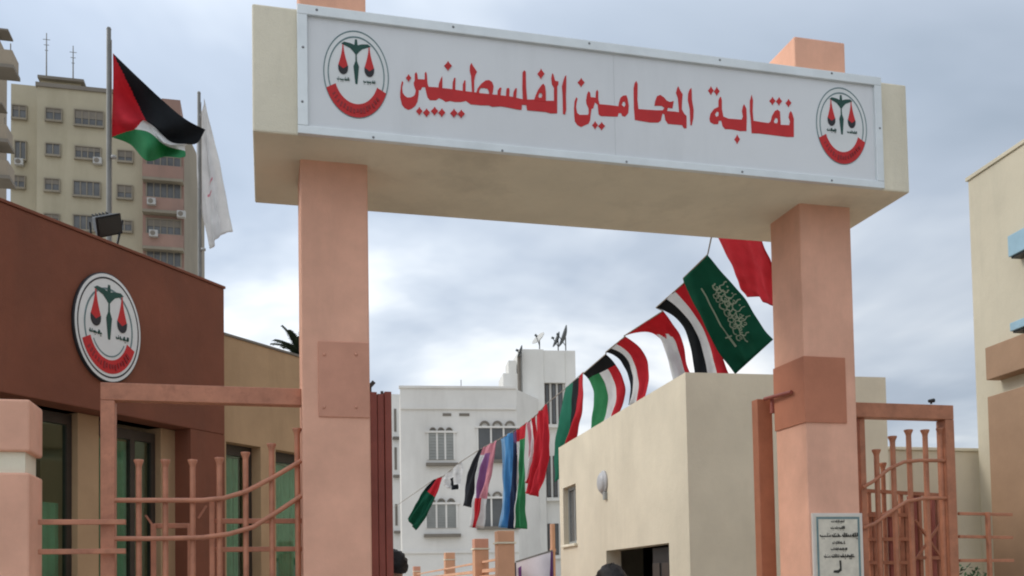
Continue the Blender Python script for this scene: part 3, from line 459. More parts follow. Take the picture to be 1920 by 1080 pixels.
# round emblem board on the fascia
eu, ez, ea, eb = 1.126, 4.078, .392, .512
ed = frame(BF, 'emblem_disc'); tag(ed, 'oval white scales emblem with a red band on the brown fascia', 'emblem')
MB().lathe([(0,-.03),(1,-.03),(1,0),(.97,.004),(0,.004)], (0,0,0), 64).build('backing', EBLK, ed, 0, True)
bk = ed.children[0]; bk.data.transform(Matrix(((ea*1.02,0,0,eu),(0,0,-1,-.031),(0,eb*1.02,0,ez),(0,0,0,1))))
emblem(ed, lambda a, b, t: (eu+a*ea, -.0345-t*1.5, ez+b*eb), True, True, 21)
# flood light on the coping
flx, fly, flz = (1.252,0.150,4.966)
fo = empty('floodlight', (0,0,0)); fo.parent = None
fo.location = (BF[0]+flx*math.cos(BF[2])-fly*math.sin(BF[2]), BF[1]+flx*math.sin(BF[2])+fly*math.cos(BF[2]), hz1+.03); fo.rotation_euler = (0,0,BF[2]-R(20))
tag(fo, 'black floodlight on a bracket on top of the brown fascia', 'floodlight')
hb = MB(); hd = [(-.17,-.05,-.13),(.17,-.05,-.13),(.17,-.05,.13),(-.17,-.05,.13),(-.12,.12,-.07),(.12,.12,-.07),(.12,.12,.08),(-.12,.12,.08)]
hb.add(hd, [(0,1,2,3),(7,6,5,4),(0,4,5,1),(1,5,6,2),(2,6,7,3),(3,7,4,0)]); ho = hb.build('housing', BLKP, fo, .012, True)
bx('lens', LENS, ho, -.145,.145,-.058,-.051,-.105,.105,0,True); bx('ballast', BLKP, ho, -.06,.06,.122,.19,-.05,.06,.008,True)
for i in range(5): bx('cooling_fin', BLKP, ho, -.10+.045*i,-.09+.045*i,.10,.15,-.06,.10,0,True)
ho.scale = (.8,.8,.8); ho.location = (.02,0,.22); ho.rotation_euler = (R(32),R(-24),0)
MB().bar((-.15,0,.20),(-.12,.02,.02),.018).bar((.17,0,.30),(.12,.02,.02),.018).bar((-.125,.02,.02),(.125,.02,.02),.024).bar((0,.02,.03),(0,.02,.0),.04).build('bracket', BLKP, fo, 0, True)

# ochre wing behind
OF = (-0.451,11.037,0.829); oz = 4.39
ow = frame(OF, 'ochre_building'); tag(ow, 'low ochre building wing with green curtained windows behind the gate frame', 'building')
w1, w2, w3, w4 = 0.033, 0.576, 0.825, 1.626
oh = 3.215
wl = MB(); OE = 2.238; wall_with_holes(wl, 'x', 0, OE, 0, oz, 0, .3, [(w1,w2,.5,oh),(w3,w4,.5,oh)])
wl.build('wall', OCHRE, ow, 0, True); bx('end_wall', OCHRE, ow, OE-.25, OE, .302, 1.5, 0, oz-.002, 0, True)
bx('coping', SLAB, ow, -.0, OE+.02, -.015, .32, oz+.001, oz+.03, .004, True)
bx('roof', SLAB, ow, 0, OE-.01, .31, 1.5, oz-.4, oz-.25, 0, True)
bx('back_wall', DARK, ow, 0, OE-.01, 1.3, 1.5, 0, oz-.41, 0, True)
for (a, b) in ((w1,w2),(w3,w4)):
    wf = MB(); fw = .05
    wf.box(a, a+fw, .14, .20, .5, oh); wf.box(b-fw, b, .14, .20, .5, oh); wf.box(a+fw, b-fw, .14, .20, oh-.12, oh); wf.box(a+fw, b-fw, .14, .20, 1.55, 1.63)
    wo = wf.build('window', DFRAME, ow, 0, True); bx('pane', TEAL, wo, a+fw, b-fw, .165, .172, .55, oh-.12, 0, True)
    curtain(a+.06, a+(b-a)*.72, .235, .55, oh-.14, wo)

# ================================================================ flagpoles and their flags
def pole(label, base, top, r):
    e = empty('flagpole', base); tag(e, label, 'flagpole', 'flagpoles behind the brown fascia')
    MB().tube([base, top], [r*1.1, r], 10).build('pole', POLE, e)
    MB().lathe([(0,.03),(r*.8,.02),(r*1.15,0),(r*.9,-.015)], top, 10).build('finial', POLE, e)
    MB().tube([(top[0]+r*1.2,top[1]-.01,top[2]-.12),(base[0]+r*1.3,base[1]-.01,base[2]+.4)], .004, 5).build('halyard', ROPE, e)
    MB().lathe([(0,.02),(.03,.015),(.03,-.015),(0,-.02)], (base[0]+r*2.2,base[1]-.02,base[2]+1.6), 8).build('cleat', ACW, e)
def foot(p, z): return (p[0], p[1], z)
t1 = (-1.639,11.094,7.728); pole('grey flagpole flying the black, white, green and red flag', foot(t1, 4.7), t1, .024)
t2 = (-0.804,12.732,7.930); pole('grey flagpole carrying the limp white flag', foot(t2, 4.3), t2, .021)

def bez(a, m, b, t): return a*(1-t)*(1-t)+m*(2*t*(1-t))+b*t*t
def flag(label, colour, A, B, rip, nu=18, nv=34, seed=0, name='flag', group=None, fold=7.5):
    """cloth between two edge curves A and B (hoist, middle, fly end); colour(s, t) -> cloth name"""
    A = [Vector(p) for p in A]; B = [Vector(p) for p in B]; rg = random.Random(seed); p1, p2 = rg.uniform(0,6), rg.uniform(0,6)
    # bezier middle that passes through the given point
    Am = A[1]*2-(A[0]+A[2])*.5; Bm = B[1]*2-(B[0]+B[2])*.5
    nrm = (B[0]-A[0]).cross(A[2]-A[0]).normalized(); side = (B[0]-A[0])
    def pos(s, t):
        p = bez(A[0],Am,A[2],t).lerp(bez(B[0],Bm,B[2],t), s)
        amp = rip*(.25+.75*t)
        p = p+nrm*amp*(.22*math.sin(s*23+t*11+p2)+.16*math.sin(t*26-s*9+p1)+math.sin(s*fold+t*3.2+p1)+.5*math.sin(s*fold*1.7-t*4+p2))+side*(.05*t*math.sin(t*9+p2)*min(1,rip*20))
        return p
    vs = [pos(i/nu, j/nv) for j in range(nv+1) for i in range(nu+1)]; names = []; mb = MB()
    for j in range(nv):
        for i in range(nu):
            c = colour((i+.5)/nu, (j+.5)/nv)
            if c not in names: names.append(c)
            mb.f.append((j*(nu+1)+i, j*(nu+1)+i+1, (j+1)*(nu+1)+i+1, (j+1)*(nu+1)+i)); mb.m.append(names.index(c)); mb.sm.append(True)
    mb.v = [tuple(v) for v in vs]
    o = mb.build(name, [CL[n] for n in names]); tag(o, label, 'flag', group)
    sd2 = o.modifiers.new('thickness', 'SOLIDIFY'); sd2.thickness = .003
    return o, pos, nrm
# Palestinian flag: hoist edge is at the pole, fly blown right and drooping
def pal(s, t):      # s 0 top .. 1 bottom
    if t < .42*(1-abs(2*s-1)): return 'red'
    return 'black' if s < .36 else ('white' if s < .66 else 'green')
HP = [(-1.596,11.095,7.453), (-1.604,11.117,6.992), (-1.619,11.140,6.544)]
def palflag():
    # rows of control points from hoist to fly: top edge, one third, two thirds, bottom edge
    rows = [[(-1.595,11.094,7.465),(-1.302,10.931,7.127),(-1.004,11.021,6.896),(-0.801,10.824,6.668),(-0.622,10.884,6.613)],
            [(-1.597,11.108,7.161),(-1.358,11.211,6.952),(-1.109,10.956,6.616),(-0.943,11.072,6.554),(-0.710,10.933,6.478)],
            [(-1.605,11.123,6.853),(-1.384,10.972,6.666),(-1.244,11.139,6.760),(-1.038,10.894,6.429),(-0.841,11.048,6.494)],
            [(-1.612,11.132,6.684),(-1.409,11.085,6.593),(-1.194,10.883,6.409),(-1.051,11.153,6.497),(-0.830,10.899,6.309)],
            [(-1.618,11.140,6.550),(-1.429,11.196,6.510),(-1.235,10.953,6.242),(-1.070,11.112,6.368),(-0.882,10.862,6.265)]]
    rows = [[Vector(p) for p in r] for r in rows]
    def cat(p, t):
        n = len(p)-1; x = t*n; i = min(int(x), n-1); u = x-i; g = lambda j: p[j] if 0 <= j <= n else (p[0]*2-p[1] if j < 0 else p[n]*2-p[n-1])
        a, b, c, d = g(i-1), g(i), g(i+1), g(i+2)
        return .5*((2*b)+(c-a)*u+(2*a-5*b+4*c-d)*u*u+(3*b-a-3*c+d)*u**3)
    nu, nv = 70, 110; mb = MB(); names = ['red','black','white','green']
    for j in range(nv+1):
        t = j/nv; colp = [cat(r, t) for r in rows]
        for i in range(nu+1): mb.v.append(tuple(cat(colp, i/nu)))
    for j in range(nv):
        for i in range(nu):
            s, t = (i+.5)/nu, (j+.5)/nv
            # s parameter of stripes: 5 rows -> black to .36, white to .62, green below; triangle to t .42
            tri = .48*(1-abs((s-.42)/.42)) if s < .42 else .48*(1-(s-.42)/.58)
            c = 'red' if t < tri else ('black' if s < .36 else ('white' if s < .64 else 'green'))
            mb.f.append((j*(nu+1)+i, j*(nu+1)+i+1, (j+1)*(nu+1)+i+1, (j+1)*(nu+1)+i)); mb.m.append(names.index(c)); mb.sm.append(True)
    o = mb.build('flag', [CL[n] for n in names]); tag(o, 'black, white and green flag with a red triangle flying from the left flagpole', 'flag')
    o.modifiers.new('thickness', 'SOLIDIFY').thickness = .003
palflag()
def whitepole(s, t): return 'pink' if (.60 < t < .625 and .45 < s < .7) or (.665 < t < .68 and .3 < s < .55) else 'white'
flag('limp white flag hanging from the right flagpole', whitepole, [(-0.780,12.738,7.657), (-0.821,12.731,6.852), (-0.699,12.690,5.908)], [(-0.732,12.717,7.860), (-0.576,12.813,7.117), (-0.432,12.714,6.170)], .05, 20, 60, 5)

# ================================================================ string of flags
RULES = {
 'red': lambda s, t: 'red',
 'saudi': lambda s, t: 'dgreen',
 'yemen': lambda s, t: 'black' if s < .36 else ('white' if s < .66 else 'red'),
 'bahrain': lambda s, t: 'red' if (t < .42+.05*math.sin(s*20) or s > .66) else 'white',
 'egypt': lambda s, t: 'black' if s < .26 else ('white' if s < .55 else 'red'),
 'kuwait': lambda s, t: 'black' if t < .17 else ('green' if s < .40 else ('white' if s < .70 else 'red')),
 'green_black': lambda s, t: 'teal' if s < .42 else ('black' if s < .72 else 'red'),
 'pink': lambda s, t: 'pink' if s < .3 else ('white' if s < .6 else 'red'),
 'green': lambda s, t: ('red' if t < .12 else ('white' if s < .25 else 'green')),
 'blue': lambda s, t: 'lblue' if s < .22 else ('blue' if s < .68 else 'navy'),
 'purple': lambda s, t: ('red' if .25 < s < .8 else 'white') if t > .72 else ('pink' if s > .62 or t < .15 else ('purple' if s > .34 else 'white')),
 'grey': lambda s, t: 'grey',
 'magenta': lambda s, t: ('purple' if t < .3 else ('white' if s < .6 else 'pink')),
 'white': lambda s, t: 'black' if (t > .45 and .35 < s < .55) or (t > .8 and .3 < s < .75) else 'white',
 'green_red': lambda s, t: ('red' if s > .25 else 'black') if t < .34 else 'dgreen',
}
FLAGS=[
 ('plain red flag half hidden behind the right gate pillar','red',[(4.896, 9.842, 5.565), (5.161, 9.898, 5.113), (5.372, 9.96, 4.831)],[(4.733, 8.56, 5.137), (4.984, 8.816, 4.892), (5.322, 9.06, 4.438)],0.03),
 ('dark green flag with white script and a sword, highest whole flag on the rope','saudi',[(5.691, 12.417, 5.829), (6.021, 12.513, 5.265), (6.527, 12.571, 4.533)],[(5.849, 11.955, 6.025), (6.351, 11.955, 5.473), (6.781, 11.976, 4.876)],0.05),
 ('red, white and black flag tucked behind the green script flag','yemen',[(5.592, 13.174, 5.621), (6.064, 13.222, 5.314), (6.235, 13.262, 4.59)],[(5.768, 12.553, 5.815), (6.264, 12.712, 5.207), (6.577, 12.865, 4.598)],0.025),
 ('white and red flag bent over beside the red, white and black one','bahrain',[(5.418, 14.053, 5.414), (5.933, 13.925, 5.355), (6.154, 13.899, 4.654)],[(5.77, 13.335, 5.627), (6.142, 13.516, 5.229), (6.391, 13.635, 4.607)],0.05),
 ('red, white and black flag arching just above the low end of the cream roof edge','egypt',[(5.415, 14.882, 5.359), (5.718, 14.817, 5.091), (5.766, 14.83, 4.513)],[(5.47, 14.142, 5.431), (5.9, 14.258, 5.009), (5.84, 14.506, 4.404)],0.03),
 ('green, white and red flag with a black hoist hanging over the roof edge','kuwait',[(5.397, 16.027, 5.243), (5.576, 15.997, 4.894), (5.553, 16.032, 4.221)],[(5.449, 14.977, 5.348), (5.86, 15.202, 4.892), (5.814, 15.548, 4.335)],0.03),
 ('green, black and red flag hanging at the far end of the cream building','green_black',[(5.806, 18.289, 5.466), (5.635, 18.372, 4.535), (5.536, 18.439, 3.581)],[(5.597, 16.589, 5.4), (5.763, 17.192, 4.81), (5.808, 18.242, 4.146)],0.05),
 ('bright red narrow flag in front of the white stair tower','red',[(5.469, 19.32, 5.09), (5.421, 19.367, 4.291), (5.264, 19.443, 3.45)],[(5.591, 18.971, 5.265), (5.606, 19.007, 4.356), (5.398, 19.103, 3.353)],0.07),
 ('pink and white furled flag left of the bright red one','pink',[(5.389, 19.757, 4.993), (5.429, 19.775, 4.346), (5.326, 19.827, 3.759)],[(5.501, 19.517, 5.114), (5.508, 19.545, 4.43), (5.361, 19.615, 3.669)],0.06),
 ('green and white narrow flag beside the blue one','green',[(5.28, 20.201, 4.912), (5.273, 20.25, 3.827), (5.221, 20.308, 2.788)],[(5.405, 19.855, 5.021), (5.352, 19.922, 3.792), (5.323, 19.975, 2.745)],0.06),
 ('white and magenta sliver of a flag between the blue and the green ones','magenta',[(5.227, 20.371, 4.868), (5.279, 20.444, 4.082), (5.262, 20.489, 3.15)],[(5.348, 20.183, 4.946), (5.364, 20.217, 4.056), (5.324, 20.27, 3.075)],0.06),
 ('blue flag hanging straight down in front of the arched windows','blue',[(5.025, 20.684, 4.794), (5.054, 20.717, 3.875), (4.978, 20.781, 2.841)],[(5.328, 20.29, 4.963), (5.276, 20.352, 3.838), (5.257, 20.403, 2.771)],0.07),
 ('pink, purple and red twisted flag left of the blue flag','purple',[(4.757, 21.17, 4.668), (4.543, 21.257, 3.928), (4.466, 21.323, 2.851)],[(4.968, 20.803, 4.763), (4.825, 20.877, 3.89), (4.588, 20.983, 2.83)],0.08),
 ('dark grey flag hanging beside the pink and purple one','grey',[(4.719, 21.387, 4.649), (4.445, 21.481, 4.098), (4.287, 21.552, 3.374)],[(4.814, 21.258, 4.693), (4.752, 21.301, 4.056), (4.56, 21.383, 3.301)],0.05),
 ('small white flag with a dark emblem near the low end of the rope','white',[(4.04, 22.511, 4.135), (4.075, 22.507, 4.008), (4.135, 22.5, 3.831)],[(4.38, 21.999, 4.43), (4.426, 22.0, 4.132), (4.351, 22.035, 3.762)],0.05),
 ('green and red furled flag at the low end of the rope','green_red',[(3.882, 22.862, 4.095), (3.594, 22.95, 3.743), (3.269, 23.057, 3.187)],[(4.075, 22.707, 4.17), (3.824, 22.801, 3.475), (3.45, 22.92, 2.898)],0.05),
]
rope = [(4.25,7.27,4.50)]
for fi, (lab, rule, A, B, rip) in enumerate(FLAGS):
    o, pos, nrm = flag(lab, RULES[rule], A, B, rip, 24, 34, fi+11, 'flag', 'flags on the rope', 7.5 if fi < 7 else 12.0)
    rope += [B[0], A[0]]
    if rule == 'saudi':
        mb = MB(); rg = random.Random(4); side = 1 if nrm.dot(Vector(A[0])-Vector((0,0,1.6))) < 0 else -1
        def st(pts, wd):
            """one pen stroke laid on the cloth; pts are (s, t)"""
            P_ = [pos(a, b)+nrm*side*.012 for a, b in pts]
            for i in range(len(P_)-1):
                d = (P_[i+1]-P_[i]).normalized(); r = d.cross(nrm).normalized()*wd/2; e = nrm*side*.002*(i % 2)
                mb.add([P_[i]-r+e, P_[i+1]-r+e, P_[i+1]+r+e, P_[i]+r+e], [(0,1,2,3)])
        for row, s0, ta, tb in ((0,.50,.34,.80),(1,.64,.26,.84),(2,.78,.30,.72)):
            t_ = ta
            while t_ < tb:
                h = rg.choice((.05,.08,.13,.16)); x = rg.uniform(.03,.06); bow = rg.uniform(-.03,.05)
                st([(s0-.03, t_), (s0+h*.3, t_+.012), (s0+h*.7, t_-.004), (s0+h, t_+.006)], rg.uniform(.012,.018))
                st([(s0-.03, t_), (s0-.06+bow*.4, t_+x*.5), (s0-.05, t_+x), (s0-.01, t_+x*1.3)], rg.uniform(.016,.024))
                if rg.random() < .6: st([(s0+.02, t_+x*.6), (s0+.055, t_+x*.8), (s0+.05, t_+x*1.2), (s0+.015, t_+x*1.2), (s0+.01, t_+x*.8)], .013)
                if rg.random() < .5: st([(s0+.09, t_+x*.7), (s0+.105, t_+x*.95)], .02)
                t_ += x+rg.uniform(.0,.025)
        st([(.34,.22),(.33,.32),(.31,.42),(.30,.52),(.30,.62),(.32,.74)], .024); st([(.26,.73),(.38,.745)], .022); st([(.32,.74),(.34,.84)], .035)
        tag(mb.build('script', CL['script'], o), kind='stuff')
rope.append((5.694,44.659,5.169))
rt = MB()
pts = [Vector(p) for p in rope]; dense = [pts[0]]
for a, b in zip(pts, pts[1:]):
    if (b-a).length > .05: dense.append(b)
tag(rt.tube(dense, .010, 5).build('flag_rope', ROPE), 'thin rope of flags slanting from the right pillar down to the white building', 'rope')

# ================================================================ cream building behind the gateway
QF = (5.178,11.305,-0.058); qz = 4.24
qb = frame(QF, 'cream_building'); tag(qb, 'low plain cream building with one window and a dark doorway inside the gate', 'building')
QL = 6.85; QW = 2.802
wy0, wy1, wz0, wz1 = 5.600, 6.570, 2.310, 3.408
dy0, dy1, dz1 = 0.751, 3.715, 2.10
m1 = MB(); wall_with_holes(m1, 'y', 0, QL, 0, qz, 0, .25, [(wy0,wy1,wz0,wz1),(dy0,dy1,0,dz1)]); m1.build('side_wall', CREAM2, qb, 0, True)
bx('front_wall', CREAM2, qb, .25, QW, 0, .25, 0, qz, 0, True)
bx('far_wall', CREAM2, qb, .25, QW, QL-.25, QL, 0, qz, 0, True); bx('end_wall', CREAM2, qb, QW-.25, QW, .25, QL-.25, 0, qz, 0, True)
bx('roof', SLAB, qb, .25, QW-.25, .25, QL-.25, qz-.3, qz-.15, 0, True)
bx('floor', PAVE, qb, .25, QW-.25, .25, QL-.25, .01, .05, 0, True)
wf = MB(); wf.box(.10,.16,wy0,wy0+.06,wz0,wz1); wf.box(.10,.16,wy1-.06,wy1,wz0,wz1); wf.box(.10,.16,wy0+.06,wy1-.06,wz1-.06,wz1); wf.box(.10,.16,wy0+.06,wy1-.06,wz0,wz0+.06); wf.box(.102,.158,(wy0+wy1)/2-.03,(wy0+wy1)/2+.03,wz0+.06,wz1-.06)
wo = wf.build('window', SHUT, qb, 0, True); bx('pane', GREYG, wo, .125,.135,wy0+.06,wy1-.06,wz0+.06,wz1-.06,0,True); bx('sill', CREAM, wo, -.06,.10,wy0-.05,wy1+.05,wz0-.05,wz0-.002,.006,True)
# doorway: half-open metal door and dark room
dr = bx('door', BLKP, qb, .20,.245,dy0+.02,dy0+(dy1-dy0)*.42,.05,dz1-.03,.004,True)
for i in range(3): bx('door_panel', DFRAME, dr, .185,.199,dy0+.12+.4*i,dy0+.42+.4*i,.4,dz1-.25,.004,True)
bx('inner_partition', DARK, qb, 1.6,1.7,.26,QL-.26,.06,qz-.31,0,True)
lmx, lmy, lmz = (0.000,3.736,3.223)
lo = frame(QF, 'bulkhead_lamp'); tag(lo, 'round white bulkhead lamp on the cream side wall', 'lamp')
MB().lathe([(0,-.0),(.20,0),(.20,.03),(.18,.045),(.17,.045)], (0,lmy,lmz), 28, axis=(-1,0,0)).build('base', OPAL, lo, 0, True)
MB().lathe([(.17,.04),(.16,.07),(.12,.095),(.06,.108),(0,.112)], (0,lmy,lmz), 28, axis=(-1,0,0)).build('cover', OPAL, lo, 0, True)
bx('cable_box', SHUT, lo, -.05,0,lmy-.16,lmy-.06,lmz-.29,lmz-.17,.006,True)

bw0, bw1, bwz = 9.262, 11.294, 3.597
bw = empty('boundary_wall', (bw0, 13.4, 0)); tag(bw, 'pale cream boundary wall seen through the right gate frame pipes', 'wall')
bx('wall', CREAM2, bw, bw0, bw1, 13.3, 13.5, 0, bwz, .01); bx('coping', CREAM, bw, bw0, bw1, 13.27, 13.53, bwz+.001, bwz+.05, .006)
# ================================================================ tall cream building at the right edge
RF = (11.102,13.190,-0.094)
rb = frame(RF, 'right_building'); tag(rb, 'tall cream building with tan pilaster blocks cut by the right edge', 'building')
bx('wall', CREAM3, rb, 0, 8, -9, 0, 0, 8.0, .01, True)
bx('coping', CREAM3, rb, -.03, 8, -9, .03, 8.001, 8.06, .004, True)
py_ = -0.619
bx('pilaster_block', TANP, rb, -.25, -.001, -7, py_, 4.599, 5.105, .01, True)
bx('pilaster', TANP, rb, -.25, -.001, -7, py_-.01, 0, 4.339, .01, True)
for (a, zt_, zb2) in ((-1.169, 6.661, 6.343), (-1.143, 5.352, 5.225)):
    h_ = bx('window_hood', BLUEP, rb, -.2, -.001, a-1.4, a, zb2, zt_, .01, True)
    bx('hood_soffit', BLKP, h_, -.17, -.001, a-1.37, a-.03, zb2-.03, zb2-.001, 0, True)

# ================================================================ white building with arched windows
WF = (5.962,43.933,-0.127); wz = 10.6
wb = frame(WF, 'white_building'); tag(wb, 'three storey white building with triple arched windows behind the flags', 'building')
WX = 5.364
bx('wall', WHITEW, wb, 0, WX, 0, 9, 0, wz, 0, True)
# right flank set back at an angle
fl_ = MB(); x2 = WX+1.4
fl_.add([(WX,0,0),(x2,2.4,0),(x2,9,0),(WX,9,0),(WX,0,wz-.01),(x2,2.4,wz-.01),(x2,9,wz-.01),(WX,9,wz-.01)], [(0,3,2,1),(4,5,6,7),(0,1,5,4),(1,2,6,5),(2,3,7,6)]); fl_.build('flank', WHITEW, wb, 0, True)
bx('parapet', WHITEW, wb, -.06, WX+.02, -.06, .2, wz+.001, wz+.12, .01, True)
for zz in (9.628, 3.010): bx('string_course', WHITEW, wb, .02, WX-.02, -.07, -.001, zz, zz+.12, 0, True)
def arch_window(x0, x1, z0, z1, n, sillz, shutter):
    wf = MB(); wf.box(x0-.08, x0, -.06, -.001, z0, z1); wf.box(x1, x1+.08, -.06, -.001, z0, z1); wf.box(x0-.16, x1+.16, -.10, -.001, z1, z1+.10)
    for i in range(1, n): m = x0+(x1-x0)*i/n; wf.box(m-.04, m+.04, -.05, -.001, z0, z1)
    wo = wf.build('window', WHITEW, wb, 0, True)
    bx('pane', SHUT if shutter else GREYG, wo, x0, x1, -.02, -.0012, z0, z1, 0, True)
    if shutter:
        k_ = 9
        for i in range(k_): bx('slat', SHUT, wo, x0+.02, x1-.02, -.045, -.021, z0+(z1-z0)*(i+.15)/k_, z0+(z1-z0)*(i+.8)/k_, 0, True)
    w_ = (x1-x0)/n
    for i in range(n):
        cx = x0+w_*(i+.5); r_ = w_*.40
        A = [R(180*j/14) for j in range(15)]
        mb = MB(); mb.plate([(cx+r_*math.cos(a), z1+.101+r_*math.sin(a)) for a in A]+[(cx+r_*.62*math.cos(a), z1+.101+r_*.62*math.sin(a)) for a in A[::-1]], [], lambda a, b, t: (a, -t, b), 0, .12); mb.build('arch', SLAB, wo, 0, True)
        mb = MB(); mb.plate([(cx+r_*.61*math.cos(a), z1+.101+r_*.61*math.sin(a)) for a in A], [], lambda a, b, t: (a, -t, b), 0, .03); mb.build('arch_infill', WHITEW if x1-x0 > 1.5 else SHUT, wo, 0, True)
    bx('sill', SLAB, wo, x0-.14, x1+.2, -.22, -.001, sillz, sillz+.14, 0, True)
def wpx(px, py): return None
arch_window(1.281, 2.407, 7.307, 8.538, 3, 7.011, True)
arch_window(3.564, 5.326, 7.277, 8.765, 3, 7.153, False)
arch_window(1.140, 2.481, 4.167, 5.244, 3, 3.752, True)
arch_window(3.562, 5.219, 4.191, 5.497, 3, 4.068, False)
# vent bricks under the cornice
for (px0, px1) in ((1.935,2.328),(2.696,3.165)): bx('vent', SLAB, wb, px0, px1, -.03, -.001, 9.330, 9.453, 0, True)
# pale block farther back on the left
pb0 = (6.451,59.832,12.737); pb1 = (7.988,59.444,12.710)
pb = empty('pale_building', (pb0[0], pb0[1], 0)); tag(pb, 'narrow strip of a pale building left of the arched white one', 'building')
bx('wall', WHITE2, pb, pb0[0]-3, pb1[0]+1, pb0[1], pb0[1]+8, 0, (7.801,59.458,13.472)[2], 0)
for (z0, z1) in (((7.785,59.564,11.129)[2],(7.794,59.500,12.548)[2]),((7.769,59.671,8.754)[2],(7.779,59.609,10.140)[2]),((7.747,59.827,5.289)[2],(7.755,59.768,6.609)[2])):
    x0_ = (7.723,59.568,11.395)[0]; wo = bx('window', SLAB, pb, x0_, x0_+.14, pb0[1]-.05, pb0[1]-.002, z0, z1)
    bx('sill', SLAB, wo, x0_-.1, x0_+.3, pb0[1]-.3, pb0[1]-.002, z0-.5, z0-.35)

# ---- stair tower
TF = (12.083,45.570,-0.122)
tw = frame(TF, 'stair_tower'); tag(tw, 'white stair tower with slit windows and roof dishes behind the flags', 'tower')
tx0, tx1, tx2, tx3 = 0, 1.209, 2.272, 2.806
tz = 13.078
bx('core', WHITE2, tw, .02, tx3-.02, .25, 4.5, 0, tz-.02, 0, True)
bx('pier', WHITE2, tw, tx0, tx1, 0, 4.6, 0, tz, .02, True); bx('pier', WHITE2, tw, tx2, tx3, .08, 4.6, 0, tz-.03, .02, True)
zs = [11.406, 9.412, 7.823, 5.790, 4.474, 2.951]
for za, zb in ((zs[0],zs[1]),(zs[2],zs[3]),(zs[4],zs[5])):
    ww = (tx2-tx1)
    for i in range(3):
        a = tx1+ww*(.06+.31*i); fo_ = bx('slit_window', DFRAME, tw, a, a+ww*.20, .2, .249, zb, za, 0, True); bx('pane', GREYG, fo_, a+.04, a+ww*.20-.04, .19, .199, zb+.05, za-.05, 0, True)
    bx('sill', WHITE2, tw, tx1+.02, tx2-.02, .02, .249, zb-.2, zb-.05, 0, True)
bx('lintel', WHITE2, tw, tx1+.001, tx2-.001, .04, .248, zs[0]+.02, tz-.05, 0, True)
bx('tank_block', WHITE2, tw, -0.786, -0.075, .3, 2.2, wz-1, 11.928, 0, True)
bx('tank_block', WHITE2, tw, -0.483, -0.087, .5, 1.8, wz, 12.613, 0, True)
x_, y_, z_ = (-0.040,-0.100,11.107); MB().tube([(x_,y_,z_-.4),(x_,y_,12.687)], .09, 8).build('vent_pipe', SLAB, tw, 0, True)
def tl(p): return (TF[0]+p[0]*math.cos(TF[2])-p[1]*math.sin(TF[2]), TF[1]+p[0]*math.sin(TF[2])+p[1]*math.cos(TF[2]), p[2])
def dish(label, c, foot_z, r, aim, m):
    e = empty('satellite_dish', (c[0], c[1], foot_z)); tag(e, label, 'satellite dish', 'dishes on the stair tower')
    a = Vector(aim).normalized(); prof = [(r*i/8, .28*r*(i/8)**2) for i in range(9)]
    o = MB().lathe(prof, c, 22, axis=a).build('reflector', m, e); o.modifiers.new('t', 'SOLIDIFY').thickness = .03
    tip = Vector(c)+a*r*.75; MB().bar(Vector(c)+a*.02-Vector((0,0,r*.8)), tip, .03).build('feed_arm', DISHD, e); MB().lathe([(0,-.08),(.06,-.08),(.06,.06),(0,.06)], tip, 8, axis=a).build('feed_horn', DISHD, e)
    MB().bar((c[0],c[1]+.06,foot_z),(c[0],c[1]+.06,c[2]),.05).build('mast', POLE, e)
dish('pale satellite dish tilted up on the tower roof', (13.449,46.653,13.863), tz, .40, (-.75,-.25,.65), DISHW)
dish('dark satellite dish, the middle one on the tower roof', (14.217,45.950,13.695), tz, .42, (-.88,.1,.35), DISHD)
dish('dark satellite dish on the right corner of the tower roof', (14.580,45.851,13.849), tz, .58, (-.90,.15,.32), DISHD)
dish('small dark dish seen edge-on beside the tower on the lower roof', (12.094,45.183,12.831), wz, .32, (-.85,.2,.35), DISHD)
ra0 = (8.707,44.886,10.881)
ra = empty('roof_antenna', (ra0[0], ra0[1], wz)); tag(ra, 'small aerial and vent on the white building roof', 'aerial')
MB().box(ra0[0]-.14, ra0[0]+.14, ra0[1]-.1, ra0[1]+.1, wz-.05, wz+.28).build('vent_box', SLAB, ra); MB().bar((ra0[0]-.34,ra0[1],wz+.32),(ra0[0]+.36,ra0[1],wz+.36),.10,.07).build('cowl', SLAB, ra); MB().bar((ra0[0]+.3,ra0[1],wz),(ra0[0]+.3,ra0[1],wz+.7),.03).build('mast', POLE, ra)

# ================================================================ peach fence, banner
for i, (top, lab) in enumerate((((3.018,12.215,2.280),'nearest and tallest peach fence column, below the blue flag'),((3.224,14.641,2.293),'second peach fence column with a red-brown cap'),((3.961,21.268,2.301),'third peach fence column, lower left of the flags'),((4.655,30.803,2.182),'farthest peach fence column near the red gate leaf'))):
    x, y, z = top; h = .11
    e = empty('fence_column', (x, y, 0)); tag(e, lab, 'column', 'peach fence columns')
    bx('shaft', PEACH, e, x-h, x+h, y, y+.2, 0, z-.17, .006); bx('collar', CREAM, e, x-h-.02, x+h+.02, y-.015, y+.215, z-.169, z-.145, .003); bx('cap', PEACH if i % 2 == 0 else ROSE, e, x-h, x+h, y, y+.2, z-.144, z, .008)
fa, fb = (3.051,12.381,1.833), (4.684,31.009,2.014)
pw = empty('peach_fence', (fa[0], fa[1], 0)); tag(pw, 'pale low fence wall linking the peach columns', 'fence')
MB().bar((fa[0],fa[1]+.1,.86),(fb[0],fb[1]+.1,.86),.12,1.72).build('wall', PEACH, pw); MB().bar((fa[0],fa[1]+.1,1.79),(fb[0],fb[1]+.1,1.79),.05,.05).build('rail', PEACH, pw)
MB().bar((fa[0],fa[1]+.1,1.93),(fb[0],fb[1]+.1,1.93),.04,.03).build('rail', PEACH, pw)
